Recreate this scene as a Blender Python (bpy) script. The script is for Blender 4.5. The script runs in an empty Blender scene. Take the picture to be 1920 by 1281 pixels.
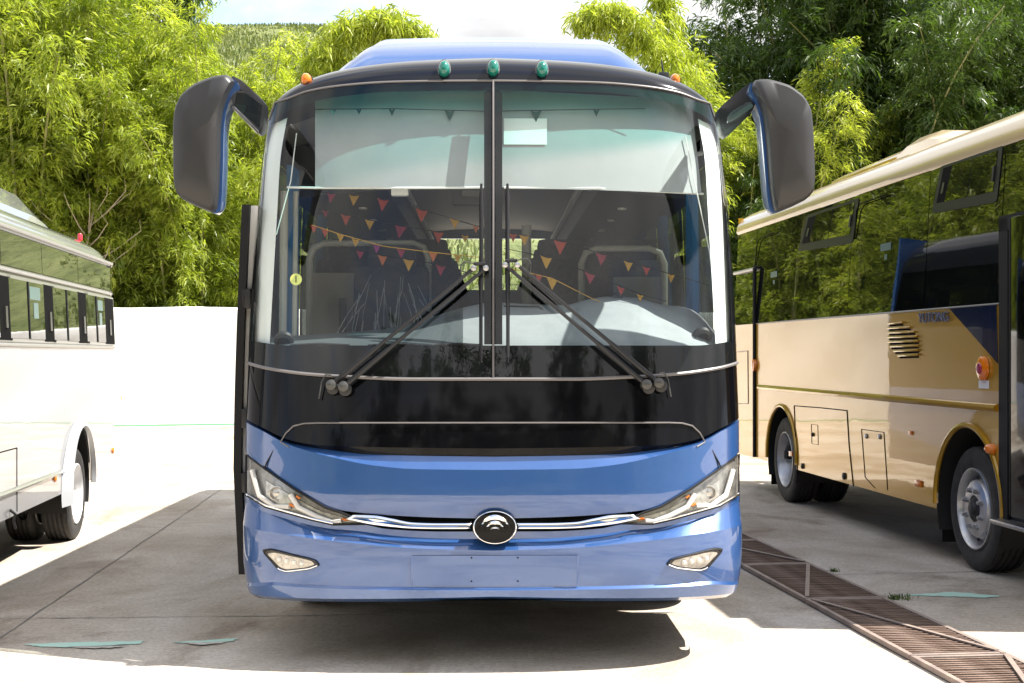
import bpy, bmesh, math, random
import numpy as np
from mathutils import Vector, Matrix

random.seed(7); rng = np.random.default_rng(7)
scene = bpy.context.scene
COL = scene.collection
PI = math.pi

# ---------------------------------------------------------------- camera
F, CX, HY, CH = 2667.0, 960.0, 664.0, 1.5        # focal length, centre column, horizon row (px of a 1920x1281 frame), eye height (m)
cam = bpy.data.cameras.new('camera'); cam.sensor_width = 36; cam.lens = 36 * F / 1920
cam.shift_y = (HY - 640.5) / 1920
cam.clip_start = 0.05; cam.clip_end = 3000
co = bpy.data.objects.new('camera', cam); COL.objects.link(co)
co.location = (0, 0, CH); co.rotation_euler = (PI / 2, 0, 0)
scene.camera = co

# ---------------------------------------------------------------- light
TO_SUN = Vector((0.72, -0.05, 1.0)).normalized()
EL = math.asin(TO_SUN.z); AZ = math.atan2(TO_SUN.x, TO_SUN.y)
world = bpy.data.worlds.new('World'); scene.world = world; world.use_nodes = True
def build_world():
    nt = world.node_tree; N = nt.nodes; L = nt.links; N.clear()
    out = N.new('ShaderNodeOutputWorld'); bg = N.new('ShaderNodeBackground')
    sky = N.new('ShaderNodeTexSky'); sky.sky_type = 'NISHITA'; sky.sun_disc = False
    sky.sun_elevation = EL; sky.sun_rotation = AZ; sky.dust_density = 1.5; sky.air_density = 1.0
    tc = N.new('ShaderNodeTexCoord')
    sep = N.new('ShaderNodeSeparateXYZ'); L.new(tc.outputs['Generated'], sep.inputs[0])
    ad = N.new('ShaderNodeMath'); ad.operation = 'MAXIMUM'; ad.inputs[1].default_value = 0.0
    L.new(sep.outputs['Z'], ad.inputs[0])
    ad2 = N.new('ShaderNodeMath'); ad2.operation = 'ADD'; ad2.inputs[1].default_value = 0.28
    L.new(ad.outputs[0], ad2.inputs[0])
    div = N.new('ShaderNodeVectorMath'); div.operation = 'DIVIDE'
    cmb = N.new('ShaderNodeCombineXYZ')
    for i in range(3): L.new(ad2.outputs[0], cmb.inputs[i])
    L.new(tc.outputs['Generated'], div.inputs[0]); L.new(cmb.outputs[0], div.inputs[1])
    n1 = N.new('ShaderNodeTexNoise'); n1.inputs['Scale'].default_value = 1.7; n1.inputs['Detail'].default_value = 9
    n1.inputs['Roughness'].default_value = 0.58; n1.inputs['Distortion'].default_value = 0.5
    L.new(div.outputs[0], n1.inputs['Vector'])
    r1 = N.new('ShaderNodeValToRGB'); r1.color_ramp.elements[0].position = 0.34; r1.color_ramp.elements[1].position = 0.51
    L.new(n1.outputs['Fac'], r1.inputs[0])
    n2 = N.new('ShaderNodeTexNoise'); n2.inputs['Scale'].default_value = 2.6; n2.inputs['Detail'].default_value = 6
    L.new(div.outputs[0], n2.inputs['Vector'])
    r2 = N.new('ShaderNodeValToRGB'); r2.color_ramp.elements[0].position = 0.36; r2.color_ramp.elements[1].position = 0.68
    r2.color_ramp.elements[0].color = (2.2, 2.2, 2.25, 1); r2.color_ramp.elements[1].color = (4.5, 4.4, 4.25, 1)
    L.new(n2.outputs['Fac'], r2.inputs[0])
    mx = N.new('ShaderNodeMixRGB'); L.new(r1.outputs[0], mx.inputs[0]); L.new(sky.outputs[0], mx.inputs[1]); L.new(r2.outputs[0], mx.inputs[2])
    L.new(mx.outputs[0], bg.inputs[0]); bg.inputs[1].default_value = 0.14
    L.new(bg.outputs[0], out.inputs[0])
build_world()
sun = bpy.data.lights.new('sun', 'SUN'); sun.energy = 4.2; sun.angle = math.radians(0.55); sun.color = (1.0, 0.955, 0.88)
so = bpy.data.objects.new('sun', sun); COL.objects.link(so)
so.rotation_euler = TO_SUN.to_track_quat('Z', 'Y').to_euler(); so.location = (20, -5, 30)
vs = scene.view_settings; vs.view_transform = 'Standard'; vs.look = 'None'; vs.exposure = 1.5; vs.gamma = 1; vs.use_curve_mapping = False
scene.cycles.max_bounces = 10; scene.cycles.transparent_max_bounces = 24
scene.cycles.use_denoising = True
scene.cycles.caustics_reflective = False; scene.cycles.caustics_refractive = False
scene.cycles.sample_clamp_indirect = 6

# ---------------------------------------------------------------- materials
def nodes(name):
    m = bpy.data.materials.new(name); m.use_nodes = True
    nt = m.node_tree; b = nt.nodes['Principled BSDF']
    return m, nt, b
def mat(name, col, rough=0.5, metal=0.0, coat=0.0, ior=1.5, cior=1.5, var=0.0, vscale=3.0, col2=None, bump=0.0, bscale=20.0, bdist=0.01, rvar=0.0, stretch=None, spec=None):
    m, nt, b = nodes(name); N, L = nt.nodes, nt.links
    b.inputs['Base Color'].default_value = (*col, 1); b.inputs['Roughness'].default_value = rough
    b.inputs['Metallic'].default_value = metal; b.inputs['IOR'].default_value = ior
    b.inputs['Coat Weight'].default_value = coat; b.inputs['Coat IOR'].default_value = cior; b.inputs['Coat Roughness'].default_value = 0.02
    if spec is not None: b.inputs['Specular IOR Level'].default_value = spec
    tc = N.new('ShaderNodeTexCoord'); vec = tc.outputs['Object']
    if stretch:
        mp = N.new('ShaderNodeMapping'); mp.inputs['Scale'].default_value = stretch; L.new(vec, mp.inputs[0]); vec = mp.outputs[0]
    if var or col2 or rvar:
        n = N.new('ShaderNodeTexNoise'); n.inputs['Scale'].default_value = vscale; n.inputs['Detail'].default_value = 8
        n.inputs['Roughness'].default_value = 0.62
        L.new(vec, n.inputs['Vector'])
        r = N.new('ShaderNodeValToRGB'); r.color_ramp.elements[0].position = 0.35; r.color_ramp.elements[1].position = 0.65
        c2 = col2 or tuple(c * (1 + var) for c in col); c1 = col if col2 else tuple(c * (1 - var) for c in col)
        r.color_ramp.elements[0].color = (*c1, 1); r.color_ramp.elements[1].color = (*c2, 1)
        L.new(n.outputs['Fac'], r.inputs[0]); L.new(r.outputs[0], b.inputs['Base Color'])
        if rvar:
            mr = N.new('ShaderNodeMapRange'); mr.inputs['To Min'].default_value = rough - rvar; mr.inputs['To Max'].default_value = rough + rvar
            L.new(n.outputs['Fac'], mr.inputs['Value']); L.new(mr.outputs[0], b.inputs['Roughness'])
    if bump:
        n = N.new('ShaderNodeTexNoise'); n.inputs['Scale'].default_value = bscale; n.inputs['Detail'].default_value = 4
        L.new(vec, n.inputs['Vector'])
        bp = N.new('ShaderNodeBump'); bp.inputs['Strength'].default_value = bump; bp.inputs['Distance'].default_value = bdist
        L.new(n.outputs['Fac'], bp.inputs['Height']); L.new(bp.outputs[0], b.inputs['Normal'])
        if coat: L.new(bp.outputs[0], b.inputs['Coat Normal'])
    return m
def clear_glass(name, tint=(0.93, 0.96, 0.95), band=None, ior=1.5, gain=1.0, rough=0.0):
    m = bpy.data.materials.new(name); m.use_nodes = True; nt = m.node_tree; N, L = nt.nodes, nt.links; N.clear()
    out = N.new('ShaderNodeOutputMaterial'); mx = N.new('ShaderNodeMixShader'); tr = N.new('ShaderNodeBsdfTransparent'); gl = N.new('ShaderNodeBsdfGlossy')
    gl.inputs['Roughness'].default_value = rough; f0 = ((ior - 1) / (ior + 1)) ** 2 * gain
    ge = N.new('ShaderNodeNewGeometry'); dt = N.new('ShaderNodeVectorMath'); dt.operation = 'DOT_PRODUCT'   # Schlick reflectance, the same from both faces of the pane
    L.new(ge.outputs['Normal'], dt.inputs[0]); L.new(ge.outputs['Incoming'], dt.inputs[1])
    def mth(op, a, b_):
        q = N.new('ShaderNodeMath'); q.operation = op
        for i, v in ((0, a), (1, b_)):
            if isinstance(v, (int, float)): q.inputs[i].default_value = v
            elif v is not None: L.new(v, q.inputs[i])
        return q.outputs[0]
    c5 = mth('POWER', mth('SUBTRACT', 1.0, mth('ABSOLUTE', dt.outputs['Value'], None)), 5.0)
    mu = N.new('ShaderNodeMath'); mu.operation = 'ADD'; mu.use_clamp = True; mu.inputs[1].default_value = f0; L.new(mth('MULTIPLY', c5, 1 - f0), mu.inputs[0]); L.new(mu.outputs[0], mx.inputs[0]); L.new(tr.outputs[0], mx.inputs[1]); L.new(gl.outputs[0], mx.inputs[2]); L.new(mx.outputs[0], out.inputs[0])
    tr.inputs[0].default_value = (*tint, 1)
    if band:   # dyed shade band along the upper edge of the glass
        z0, z1, c = band
        tc = N.new('ShaderNodeTexCoord'); sp = N.new('ShaderNodeSeparateXYZ'); L.new(tc.outputs['Object'], sp.inputs[0])
        mr = N.new('ShaderNodeMapRange'); mr.interpolation_type = 'SMOOTHSTEP'; mr.inputs['From Min'].default_value = z0; mr.inputs['From Max'].default_value = z1
        L.new(sp.outputs['Z'], mr.inputs['Value'])
        mc = N.new('ShaderNodeMixRGB'); mc.inputs[1].default_value = (*tint, 1); mc.inputs[2].default_value = (*c, 1)
        L.new(mr.outputs[0], mc.inputs[0]); L.new(mc.outputs[0], tr.inputs[0])
    return m

M = {}
M['blue'] = mat('blue paint', (0.03, 0.098, 0.295), 0.3, 0.3, 1.0, cior=1.75, var=0.03, vscale=40, bump=0.05, bscale=1.6, bdist=0.02)
M['gold'] = mat('gold paint', (0.52, 0.285, 0.005), 0.33, 0.5, 1.0, cior=1.5, bump=0.10, bscale=1.3, bdist=0.02)
M['cream'] = mat('cream roof paint', (0.72, 0.55, 0.30), 0.3, 0.1, 0.8, bump=0.03, bscale=2)
M['navy'] = mat('navy paint', (0.004, 0.012, 0.05), 0.15, 0.1, 1.0)
M['white'] = mat('white paint', (0.25, 0.25, 0.258), 0.28, 0.0, 1.0, cior=1.5, var=0.03, vscale=2, bump=0.08, bscale=1.4, bdist=0.02)
M['fender'] = mat('silver grey fender', (0.55, 0.57, 0.60), 0.3, 0.2, 0.8)
M['black'] = mat('gloss black', (0.003, 0.003, 0.004), 0.05, 0, 0, ior=1.28, bump=0.012, bscale=3, bdist=0.02)
M['frit'] = mat('black ceramic border', (0.004, 0.004, 0.005), 0.6, spec=.1)
M['cap'] = mat('dark roof cap', (0.007, 0.008, 0.012), 0.09, 0, 0, ior=1.42, bump=0.04, bscale=4)
M['plastic'] = mat('textured black plastic', (0.016, 0.016, 0.018), 0.48, bump=0.25, bscale=500, bdist=0.001)
M['mirror_grey'] = mat('matt charcoal plastic', (0.026, 0.026, 0.0275), 0.42, var=0.1, vscale=8, bump=0.1, bscale=600, bdist=0.001)
M['rubber'] = mat('rubber seal', (0.010, 0.010, 0.011), 0.6, spec=.25)
M['grey_seal'] = mat('grey seal', (0.16, 0.15, 0.15), 0.4)
M['tyre'] = mat('tyre rubber', (0.028, 0.027, 0.026), 0.75, var=0.35, vscale=14, bump=0.3, bscale=60, bdist=0.004)
def tread(m):
    nt = m.node_tree; N, L = nt.nodes, nt.links; b = N['Principled BSDF']; tc = N.new('ShaderNodeTexCoord'); sp_ = N.new('ShaderNodeSeparateXYZ'); L.new(tc.outputs['Object'], sp_.inputs[0])
    def mt(op, a, c=None):
        q = N.new('ShaderNodeMath'); q.operation = op
        for i, v in ((0, a), (1, c)):
            if isinstance(v, (int, float)): q.inputs[i].default_value = v
            elif v is not None: L.new(v, q.inputs[i])
        return q.outputs[0]
    ang = mt('ARCTAN2', sp_.outputs['Z'], sp_.outputs['Y'])
    w = mt('LESS_THAN', mt('SINE', mt('ADD', mt('MULTIPLY', ang, 64.0), mt('MULTIPLY', sp_.outputs['X'], 60.0))), -0.72)
    w = mt('MULTIPLY', w, mt('LESS_THAN', mt('ABSOLUTE', sp_.outputs['X']), .098))
    bp = N.new('ShaderNodeBump'); bp.inputs['Strength'].default_value = 1.0; bp.inputs['Distance'].default_value = .012; bp.invert = True; L.new(w, bp.inputs['Height'])
    old = b.inputs['Normal'].links[0].from_socket; L.new(old, bp.inputs['Normal']); L.new(bp.outputs[0], b.inputs['Normal'])
tread(M['tyre'])
M['rim'] = mat('silver rim', (0.55, 0.55, 0.56), 0.34, 0.75, var=0.12, vscale=9)
M['white_rim'] = mat('white rim', (0.75, 0.75, 0.76), 0.35, 0.1)
M['steel'] = mat('steel', (0.45, 0.45, 0.46), 0.3, 0.9, var=0.15, vscale=20)
M['chrome'] = mat('chrome', (0.88, 0.88, 0.88), 0.06, 1.0)
M['badge'] = mat('blue-silver badge', (0.16, 0.19, 0.34), 0.25, 0.6)
M['arm'] = mat('satin black metal', (0.02, 0.02, 0.022), 0.3, 0.3)
M['amber'] = mat('amber lens', (0.85, 0.22, 0.01), 0.15, 0, 0.6, bump=0.3, bscale=120, bdist=0.002)
M['green_lens'] = mat('green lens', (0.0, 0.16, 0.12), 0.1, 0, 0.8, bump=0.4, bscale=60, bdist=0.003)
M['red'] = mat('red lens', (0.7, 0.03, 0.05), 0.2, 0, 0.5)
M['magenta'] = mat('magenta lens centre', (0.35, 0.02, 0.09), 0.2, 0, 0.5)
M['darkglass'] = mat('dark tinted glass', (0.006, 0.007, 0.007), 0.015, 0, 0, ior=1.9, bump=0.03, bscale=1.3, bdist=0.02)
M['blackframe'] = mat('dark window frame', (0.014, 0.014, 0.014), 0.4, spec=.3)
M['greyframe'] = mat('grey window frame', (0.07, 0.07, 0.068), 0.3, 0.3)
M['silverframe'] = mat('silver window frame', (0.42, 0.41, 0.39), 0.32, 0.5)
M['screen'] = clear_glass('windscreen glass', (0.90, 0.95, 0.94), (2.68, 2.78, (0.25, 0.66, 0.60)), ior=1.5, gain=1.2)
M['tint_pane'] = clear_glass('tinted side glass', (0.10, 0.12, 0.11), ior=1.6)
M['lens'] = clear_glass('clear lamp lens', (0.95, 0.95, 0.95), ior=1.5)
M['reflector'] = mat('lamp reflector', (0.55, 0.53, 0.49), 0.22, 0.7, var=0.3, vscale=30)
M['led'] = mat('white light guide', (0.82, 0.80, 0.75), 0.25)
M['dark_lamp'] = mat('dark lamp bezel', (0.30, 0.29, 0.27), 0.25, 0.5, var=.3, vscale=20)
M['dash'] = mat('grey dashboard', (0.26, 0.275, 0.285), 0.55, var=0.1, vscale=5, bump=0.2, bscale=300, bdist=0.001)
M['dash_dark'] = mat('dark dashboard', (0.07, 0.085, 0.09), 0.5, bump=0.2, bscale=300, bdist=0.001)
M['trim'] = mat('ivory cabin trim', (0.82, 0.82, 0.80), 0.5)
M['cabin'] = mat('grey cabin lining', (0.16, 0.16, 0.15), 0.7)
M['cabin_dark'] = mat('dark luggage rack', (0.035, 0.036, 0.04), 0.6)
M['seat'] = mat('charcoal seat cloth', (0.05, 0.048, 0.047), 0.8, var=0.25, vscale=30, bump=0.3, bscale=200, bdist=0.002)
M['beige'] = mat('beige partition', (0.45, 0.40, 0.34), 0.5, var=0.05)
M['rail'] = mat('cream rail', (0.60, 0.58, 0.52), 0.3)
M['blind'] = mat('grey roller blind', (0.34, 0.355, 0.36), 0.8, var=0.04, vscale=4)
M['curtain'] = mat('blue curtain', (0.03, 0.20, 0.48), 0.7)
M['carpet'] = mat('dark floor', (0.05, 0.05, 0.05), 0.8)
M['under'] = mat('dark underbody', (0.012, 0.012, 0.012), 0.8)
M['sticker'] = mat('yellow sticker', (0.72, 0.78, 0.22), 0.5)
M['ink'] = mat('black ink', (0.004, 0.004, 0.004), 0.8, spec=.1)
M['paper'] = mat('white label', (0.75, 0.75, 0.78), 0.6)
M['teal_sticker'] = mat('pale blue sticker', (0.13, 0.2, 0.2), 0.3)
M['wrap'] = clear_glass('clear plastic wrap', (0.88, 0.88, 0.88), ior=1.45, gain=2.0, rough=0.08)
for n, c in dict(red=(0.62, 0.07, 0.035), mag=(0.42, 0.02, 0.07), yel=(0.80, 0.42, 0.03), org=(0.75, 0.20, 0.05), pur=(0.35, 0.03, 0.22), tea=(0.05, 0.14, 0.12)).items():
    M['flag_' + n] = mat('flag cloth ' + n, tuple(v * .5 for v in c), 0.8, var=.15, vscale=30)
M['cord'] = mat('orange cord', (0.55, 0.30, 0.03), 0.6)
M['culm'] = mat('bamboo culm', (0.16, 0.19, 0.05), 0.45, col2=(0.30, 0.28, 0.12), vscale=2)
M['dead'] = mat('dry twig', (0.34, 0.29, 0.22), 0.8)
M['rust'] = mat('rusty steel', (0.10, 0.055, 0.035), 0.75, 0.3, col2=(0.27, 0.19, 0.15), vscale=9, bump=0.4, bscale=120, bdist=0.003)
M['rustframe'] = mat('worn steel frame', (0.24, 0.19, 0.17), 0.6, 0.3, col2=(0.38, 0.30, 0.25), vscale=6, bump=0.3, bscale=120, bdist=0.003)
M['pit'] = mat('drain pit', (0.02, 0.018, 0.016), 0.9)
M['paintmark'] = mat('green floor paint', (0.40, 0.78, 0.64), 0.8, col2=(0.58, 0.66, 0.58), vscale=30, stretch=(.35, 2, 1))
M['whitemark'] = mat('white floor paint', (0.50, 0.47, 0.42), 0.8, col2=(0.66, 0.63, 0.58), vscale=18)
M['joint'] = mat('floor joint', (0.16, 0.145, 0.13), 0.9, col2=(0.36, 0.33, 0.29), vscale=5)
M['wallgreen'] = mat('green painted line', (0.12, 0.36, 0.2), 0.7)

def concrete():
    m, nt, b = nodes('weathered concrete'); N, L = nt.nodes, nt.links
    tc = N.new('ShaderNodeTexCoord')
    def noise(scale, detail=8, rough=0.6, stretch=(1, 1, 1), dist=0.0):
        mp = N.new('ShaderNodeMapping'); mp.inputs['Scale'].default_value = stretch; L.new(tc.outputs['Object'], mp.inputs[0])
        n = N.new('ShaderNodeTexNoise'); n.inputs['Scale'].default_value = scale; n.inputs['Detail'].default_value = detail; n.inputs['Roughness'].default_value = rough
        n.inputs['Distortion'].default_value = dist
        L.new(mp.outputs[0], n.inputs['Vector']); return n.outputs['Fac']
    def ramp(f, a, b_, c0, c1):
        r = N.new('ShaderNodeValToRGB'); r.color_ramp.elements[0].position = a; r.color_ramp.elements[1].position = b_
        r.color_ramp.elements[0].color = (*c0, 1); r.color_ramp.elements[1].color = (*c1, 1); L.new(f, r.inputs[0]); return r.outputs[0]
    def mul(a, b_):
        x = N.new('ShaderNodeMixRGB'); x.blend_type = 'MULTIPLY'; x.inputs[0].default_value = 1; L.new(a, x.inputs[1]); L.new(b_, x.inputs[2]); return x.outputs[0]
    base = ramp(noise(0.55, 9, 0.65), 0.3, 0.7, (0.56, 0.49, 0.41), (0.76, 0.69, 0.60))
    fine = ramp(noise(38, 6, 0.7), 0.30, 0.62, (0.66, 0.65, 0.64), (1.06, 1.06, 1.06))
    broom = ramp(noise(6, 6, 0.7, (0.6, 9, 1)), 0.36, 0.6, (0.86, 0.86, 0.86), (1.02, 1.02, 1.02))
    stain = ramp(noise(0.9, 7, 0.62, (1, 0.55, 1), 0.6), 0.40, 0.56, (0.72, 0.68, 0.63), (1, 1, 1))
    speck = ramp(noise(160, 2, 0.5), 0.28, 0.40, (0.45, 0.44, 0.43), (1, 1, 1))
    oil = ramp(noise(0.42, 8, 0.68, (1, 0.7, 1), 1.2), 0.36, 0.47, (0.60, 0.555, 0.51), (1, 1, 1))
    c = mul(mul(mul(mul(mul(base, fine), broom), stain), speck), oil)
    L.new(c, b.inputs['Base Color']); b.inputs['Roughness'].default_value = 0.85
    bp = N.new('ShaderNodeBump'); bp.inputs['Strength'].default_value = 0.35; bp.inputs['Distance'].default_value = 0.006
    L.new(noise(60, 5, 0.7), bp.inputs['Height']); L.new(bp.outputs[0], b.inputs['Normal'])
    return m
M['concrete'] = concrete()
def wallmat():
    m = mat('whitewashed plaster', (0.80, 0.79, 0.77), 0.85, var=0.10, vscale=1.1, bump=0.35, bscale=5.5, bdist=0.03)
    return m
M['plaster'] = wallmat()
def leafmat(name, c1, c2, tr=0.4):
    m = bpy.data.materials.new(name); m.use_nodes = True; nt = m.node_tree; N, L = nt.nodes, nt.links; N.clear()
    out = N.new('ShaderNodeOutputMaterial'); at = N.new('ShaderNodeAttribute'); at.attribute_name = 'tint'
    r = N.new('ShaderNodeValToRGB'); r.color_ramp.elements[0].color = (*c1, 1); r.color_ramp.elements[1].color = (*c2, 1)
    L.new(at.outputs['Fac'], r.inputs[0])
    p = N.new('ShaderNodeBsdfPrincipled'); p.inputs['Roughness'].default_value = 0.42; t = N.new('ShaderNodeBsdfTranslucent')
    L.new(r.outputs[0], p.inputs['Base Color'])
    hs = N.new('ShaderNodeMixRGB'); hs.blend_type = 'MULTIPLY'; hs.inputs[0].default_value = 1; hs.inputs[2].default_value = (1.35, 1.45, 0.6, 1)
    L.new(r.outputs[0], hs.inputs[1]); L.new(hs.outputs[0], t.inputs[0])
    mx = N.new('ShaderNodeMixShader'); mx.inputs[0].default_value = tr; L.new(p.outputs[0], mx.inputs[1]); L.new(t.outputs[0], mx.inputs[2]); L.new(mx.outputs[0], out.inputs[0])
    return m
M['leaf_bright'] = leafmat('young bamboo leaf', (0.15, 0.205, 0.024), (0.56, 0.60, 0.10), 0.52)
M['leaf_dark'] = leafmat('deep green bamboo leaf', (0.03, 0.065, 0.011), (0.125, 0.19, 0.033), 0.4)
M['grass'] = leafmat('grass blade', (0.07, 0.11, 0.02), (0.20, 0.22, 0.06), 0.3)
M['hill'] = mat('grassy hillside', (0.10, 0.125, 0.03), 0.95, col2=(0.21, 0.23, 0.08), vscale=0.35, bump=1.0, bscale=1.2, bdist=0.6)

M['wooded'] = mat('wooded hillside', (0.018, 0.03, 0.008), 0.95, col2=(0.06, 0.085, 0.022), vscale=0.5, bump=1.0, bscale=0.8, bdist=1.0)  # kept dark so the added slope behind the camera mirrors nearly black
M['leaf_deep'] = leafmat('shaded forest leaf', (0.02, 0.045, 0.008), (0.06, 0.10, 0.018), 0.3)  # leaf colour darkened so the clumps behind the camera mirror dark

# ---------------------------------------------------------------- mesh helpers
def link(o, parent=None):
    COL.objects.link(o)
    if parent is not None: o.parent = parent
    return o
def obj(name, vf, m, parent=None, smooth=True, angle=35):
    v, f = vf
    me = bpy.data.meshes.new(name); me.from_pydata([tuple(p) for p in v], [], f)
    me.materials.append(M[m] if isinstance(m, str) else m)
    if smooth:
        me.polygons.foreach_set('use_smooth', [True] * len(me.polygons))
        me.set_sharp_from_angle(angle=math.radians(angle))
    me.update()
    return link(bpy.data.objects.new(name, me), parent)
def empty(name, loc=(0, 0, 0), rz=0, parent=None):
    o = bpy.data.objects.new(name, None); o.location = loc; o.rotation_euler = (0, 0, rz); o.empty_display_size = 0.1
    return link(o, parent)
def tag(o, label, cat, group=None):
    o['label'] = label; o['category'] = cat
    if group: o['group'] = group
    return o
def join(*parts):
    V, Fc = [], []
    for v, f in parts:
        k = len(V); V += [tuple(p) for p in v]; Fc += [[i + k for i in q] for q in f]
    return V, Fc
def box(lo, hi, bev=0.0):
    bm = bmesh.new(); bmesh.ops.create_cube(bm, size=1)
    for v in bm.verts:
        v.co = Vector([(lo[i] + hi[i]) / 2 + v.co[i] * (hi[i] - lo[i]) for i in range(3)])
    if bev: bmesh.ops.bevel(bm, geom=bm.edges[:], offset=bev, segments=2, profile=0.6, affect='EDGES')
    bm.verts.index_update(); r = ([v.co.copy() for v in bm.verts], [[v.index for v in f.verts] for f in bm.faces]); bm.free(); return r
def xform(vf, mtx): return [mtx @ Vector(p) for p in vf[0]], vf[1]
def tube(pts, r, n=8, cap=True, closed=False):
    pts = [Vector(p) for p in pts]; V, Fc = [], []; k = len(pts)
    up = None
    for i, p in enumerate(pts):
        if closed: t = pts[(i + 1) % k] - pts[i - 1]
        else: t = pts[min(i + 1, k - 1)] - pts[max(i - 1, 0)]
        t.normalize()
        if up is None: up = t.orthogonal().normalized()
        up = (up - t * up.dot(t)).normalized(); s = t.cross(up)
        rr = r[i] if isinstance(r, (list, tuple)) else r
        for j in range(n):
            a = 2 * PI * j / n; V.append(p + up * (rr * math.cos(a)) + s * (rr * math.sin(a)))
    for i in range(k if closed else k - 1):
        for j in range(n):
            a, b = i * n, ((i + 1) % k) * n; Fc.append([a + j, a + (j + 1) % n, b + (j + 1) % n, b + j])
    if cap and not closed:
        Fc.append(list(range(n))[::-1]); Fc.append([(k - 1) * n + j for j in range(n)])
    return V, Fc
def loft(rings, cap0=True, cap1=True, closed=True):
    n = len(rings[0]); V = [p for r in rings for p in r]; Fc = []
    for i in range(len(rings) - 1):
        for j in range(n if closed else n - 1):
            a, b = i * n, (i + 1) * n; Fc.append([a + j, a + (j + 1) % n, b + (j + 1) % n, b + j])
    if cap0: Fc.append(list(range(n))[::-1])
    if cap1: Fc.append([(len(rings) - 1) * n + j for j in range(n)])
    return V, Fc
def lathe(prof, n=32, axis='x', c=(0, 0, 0), closed=False):
    V, Fc = [], []; k = len(prof)
    for j in range(n):
        a = 2 * PI * j / n
        for (h, r) in prof:
            u, w = r * math.cos(a), r * math.sin(a)
            p = (h, u, w) if axis == 'x' else ((u, h, w) if axis == 'y' else (u, w, h))
            V.append((p[0] + c[0], p[1] + c[1], p[2] + c[2]))
    for j in range(n):
        for i in range(k if closed else k - 1):
            a, b = j * k, ((j + 1) % n) * k; i2 = (i + 1) % k
            Fc.append([a + i, a + i2, b + i2, b + i])
    return V, Fc
def grid(P):     # P[i][j] points
    h, w = len(P), len(P[0])
    return [p for r in P for p in r], [[i * w + j, i * w + j + 1, (i + 1) * w + j + 1, (i + 1) * w + j] for i in range(h - 1) for j in range(w - 1)]
def curve(pts):  # smooth interpolant through (x, y) points, held at the ends
    X = np.array([p[0] for p in pts], float); Y = np.array([p[1] for p in pts], float)
    d = np.diff(Y) / np.diff(X); m = np.zeros(len(X)); m[0] = d[0]; m[-1] = d[-1]
    for i in range(1, len(X) - 1):
        m[i] = 0 if d[i - 1] * d[i] <= 0 else 2 * d[i - 1] * d[i] / (d[i - 1] + d[i])
    def f(x):
        x = min(max(x, X[0]), X[-1]); i = min(int(np.searchsorted(X, x, side='right')) - 1, len(X) - 2); i = max(i, 0)
        h = X[i + 1] - X[i]; t = (x - X[i]) / h
        return float((2*t**3-3*t*t+1)*Y[i] + (t**3-2*t*t+t)*h*m[i] + (-2*t**3+3*t*t)*Y[i+1] + (t**3-t*t)*h*m[i+1])
    return f
def text_mesh(s, size, depth):
    cu = bpy.data.curves.new('t', 'FONT'); cu.body = s; cu.size = size; cu.extrude = depth; cu.align_x = 'CENTER'; cu.align_y = 'CENTER'
    o = bpy.data.objects.new('t', cu); COL.objects.link(o); bpy.context.view_layer.update()
    me = o.to_mesh(); r = ([v.co.copy() for v in me.vertices], [list(p.vertices) for p in me.polygons]); o.to_mesh_clear()
    bpy.data.objects.remove(o); bpy.data.curves.remove(cu); return r
class Frame:     # a thing's own axes: local y runs along the vehicle away from the camera, local x to the right
    def __init__(s, x, y, k): s.x, s.y, s.rz = x, y, math.atan(k)
    def ray(s, px, py):
        c, n = math.cos(-s.rz), math.sin(-s.rz); ox, oy = -s.x, -s.y; dx, dy = (px - CX) / F, 1.0
        return (ox*c - oy*n, ox*n + oy*c, CH), (dx*c - dy*n, dx*n + dy*c, (HY - py) / F)
    def at_x(s, px, py, x=0.0):
        O, D = s.ray(px, py); k = (x - O[0]) / D[0]; return Vector((x, O[1] + D[1]*k, O[2] + D[2]*k))
    def at_y(s, px, py, y=0.0):
        O, D = s.ray(px, py); k = (y - O[1]) / D[1]; return Vector((O[0] + D[0]*k, y, O[2] + D[2]*k))
def ground(px, py, z=0.0):
    d = (CH - z) * F / (py - HY); return Vector(((px - CX) / F * d, d, z))
def poly_prism(pts, nrm, depth):     # outline of 3D points given thickness along nrm
    n = len(pts); nrm = Vector(nrm) * depth; a = [Vector(p) for p in pts]; b = [p + nrm for p in a]
    return a + b, [list(range(n))[::-1], [n + i for i in range(n)]] + [[i, (i + 1) % n, n + (i + 1) % n, n + i] for i in range(n)]

# ---------------------------------------------------------------- setting
gs = 900
gr = obj('ground', ([(-gs, -gs, 0), (gs, -gs, 0), (gs, gs, 0), (-gs, gs, 0)], [[0, 1, 2, 3]]), 'concrete', smooth=False); gr['kind'] = 'structure'
def strip_on_ground(name, pts, w, m, z=0.004, jit=0.0):
    P = []
    for i, p in enumerate(pts):
        t = (pts[min(i + 1, len(pts) - 1)] - pts[max(i - 1, 0)]).normalized(); s = Vector((-t.y, t.x, 0))
        ww = w * (1 + random.uniform(-jit, jit)); P.append([(p + s * ww / 2).to_tuple()[:2] + (z,), (p - s * ww / 2).to_tuple()[:2] + (z,)])
    return obj(name, grid(P), m, gr, smooth=False)
def wobble(a, b, n, amp): return [a.lerp(b, i / n) + Vector((random.uniform(-amp, amp), random.uniform(-amp, amp), 0)) for i in range(n + 1)]
a, b = ground(0, 1197), ground(375, 945); dlt = b - a
strip_on_ground('floor_joint', wobble(a - dlt * 0.6, b + dlt * 2.2, 90, 0.006), 0.009, 'joint', jit=0.5)
a, b = ground(-200, 1163), ground(560, 1155)
strip_on_ground('floor_joint', wobble(a, b + (b - a) * 0.2, 60, 0.006), 0.012, 'joint', jit=0.6)
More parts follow.
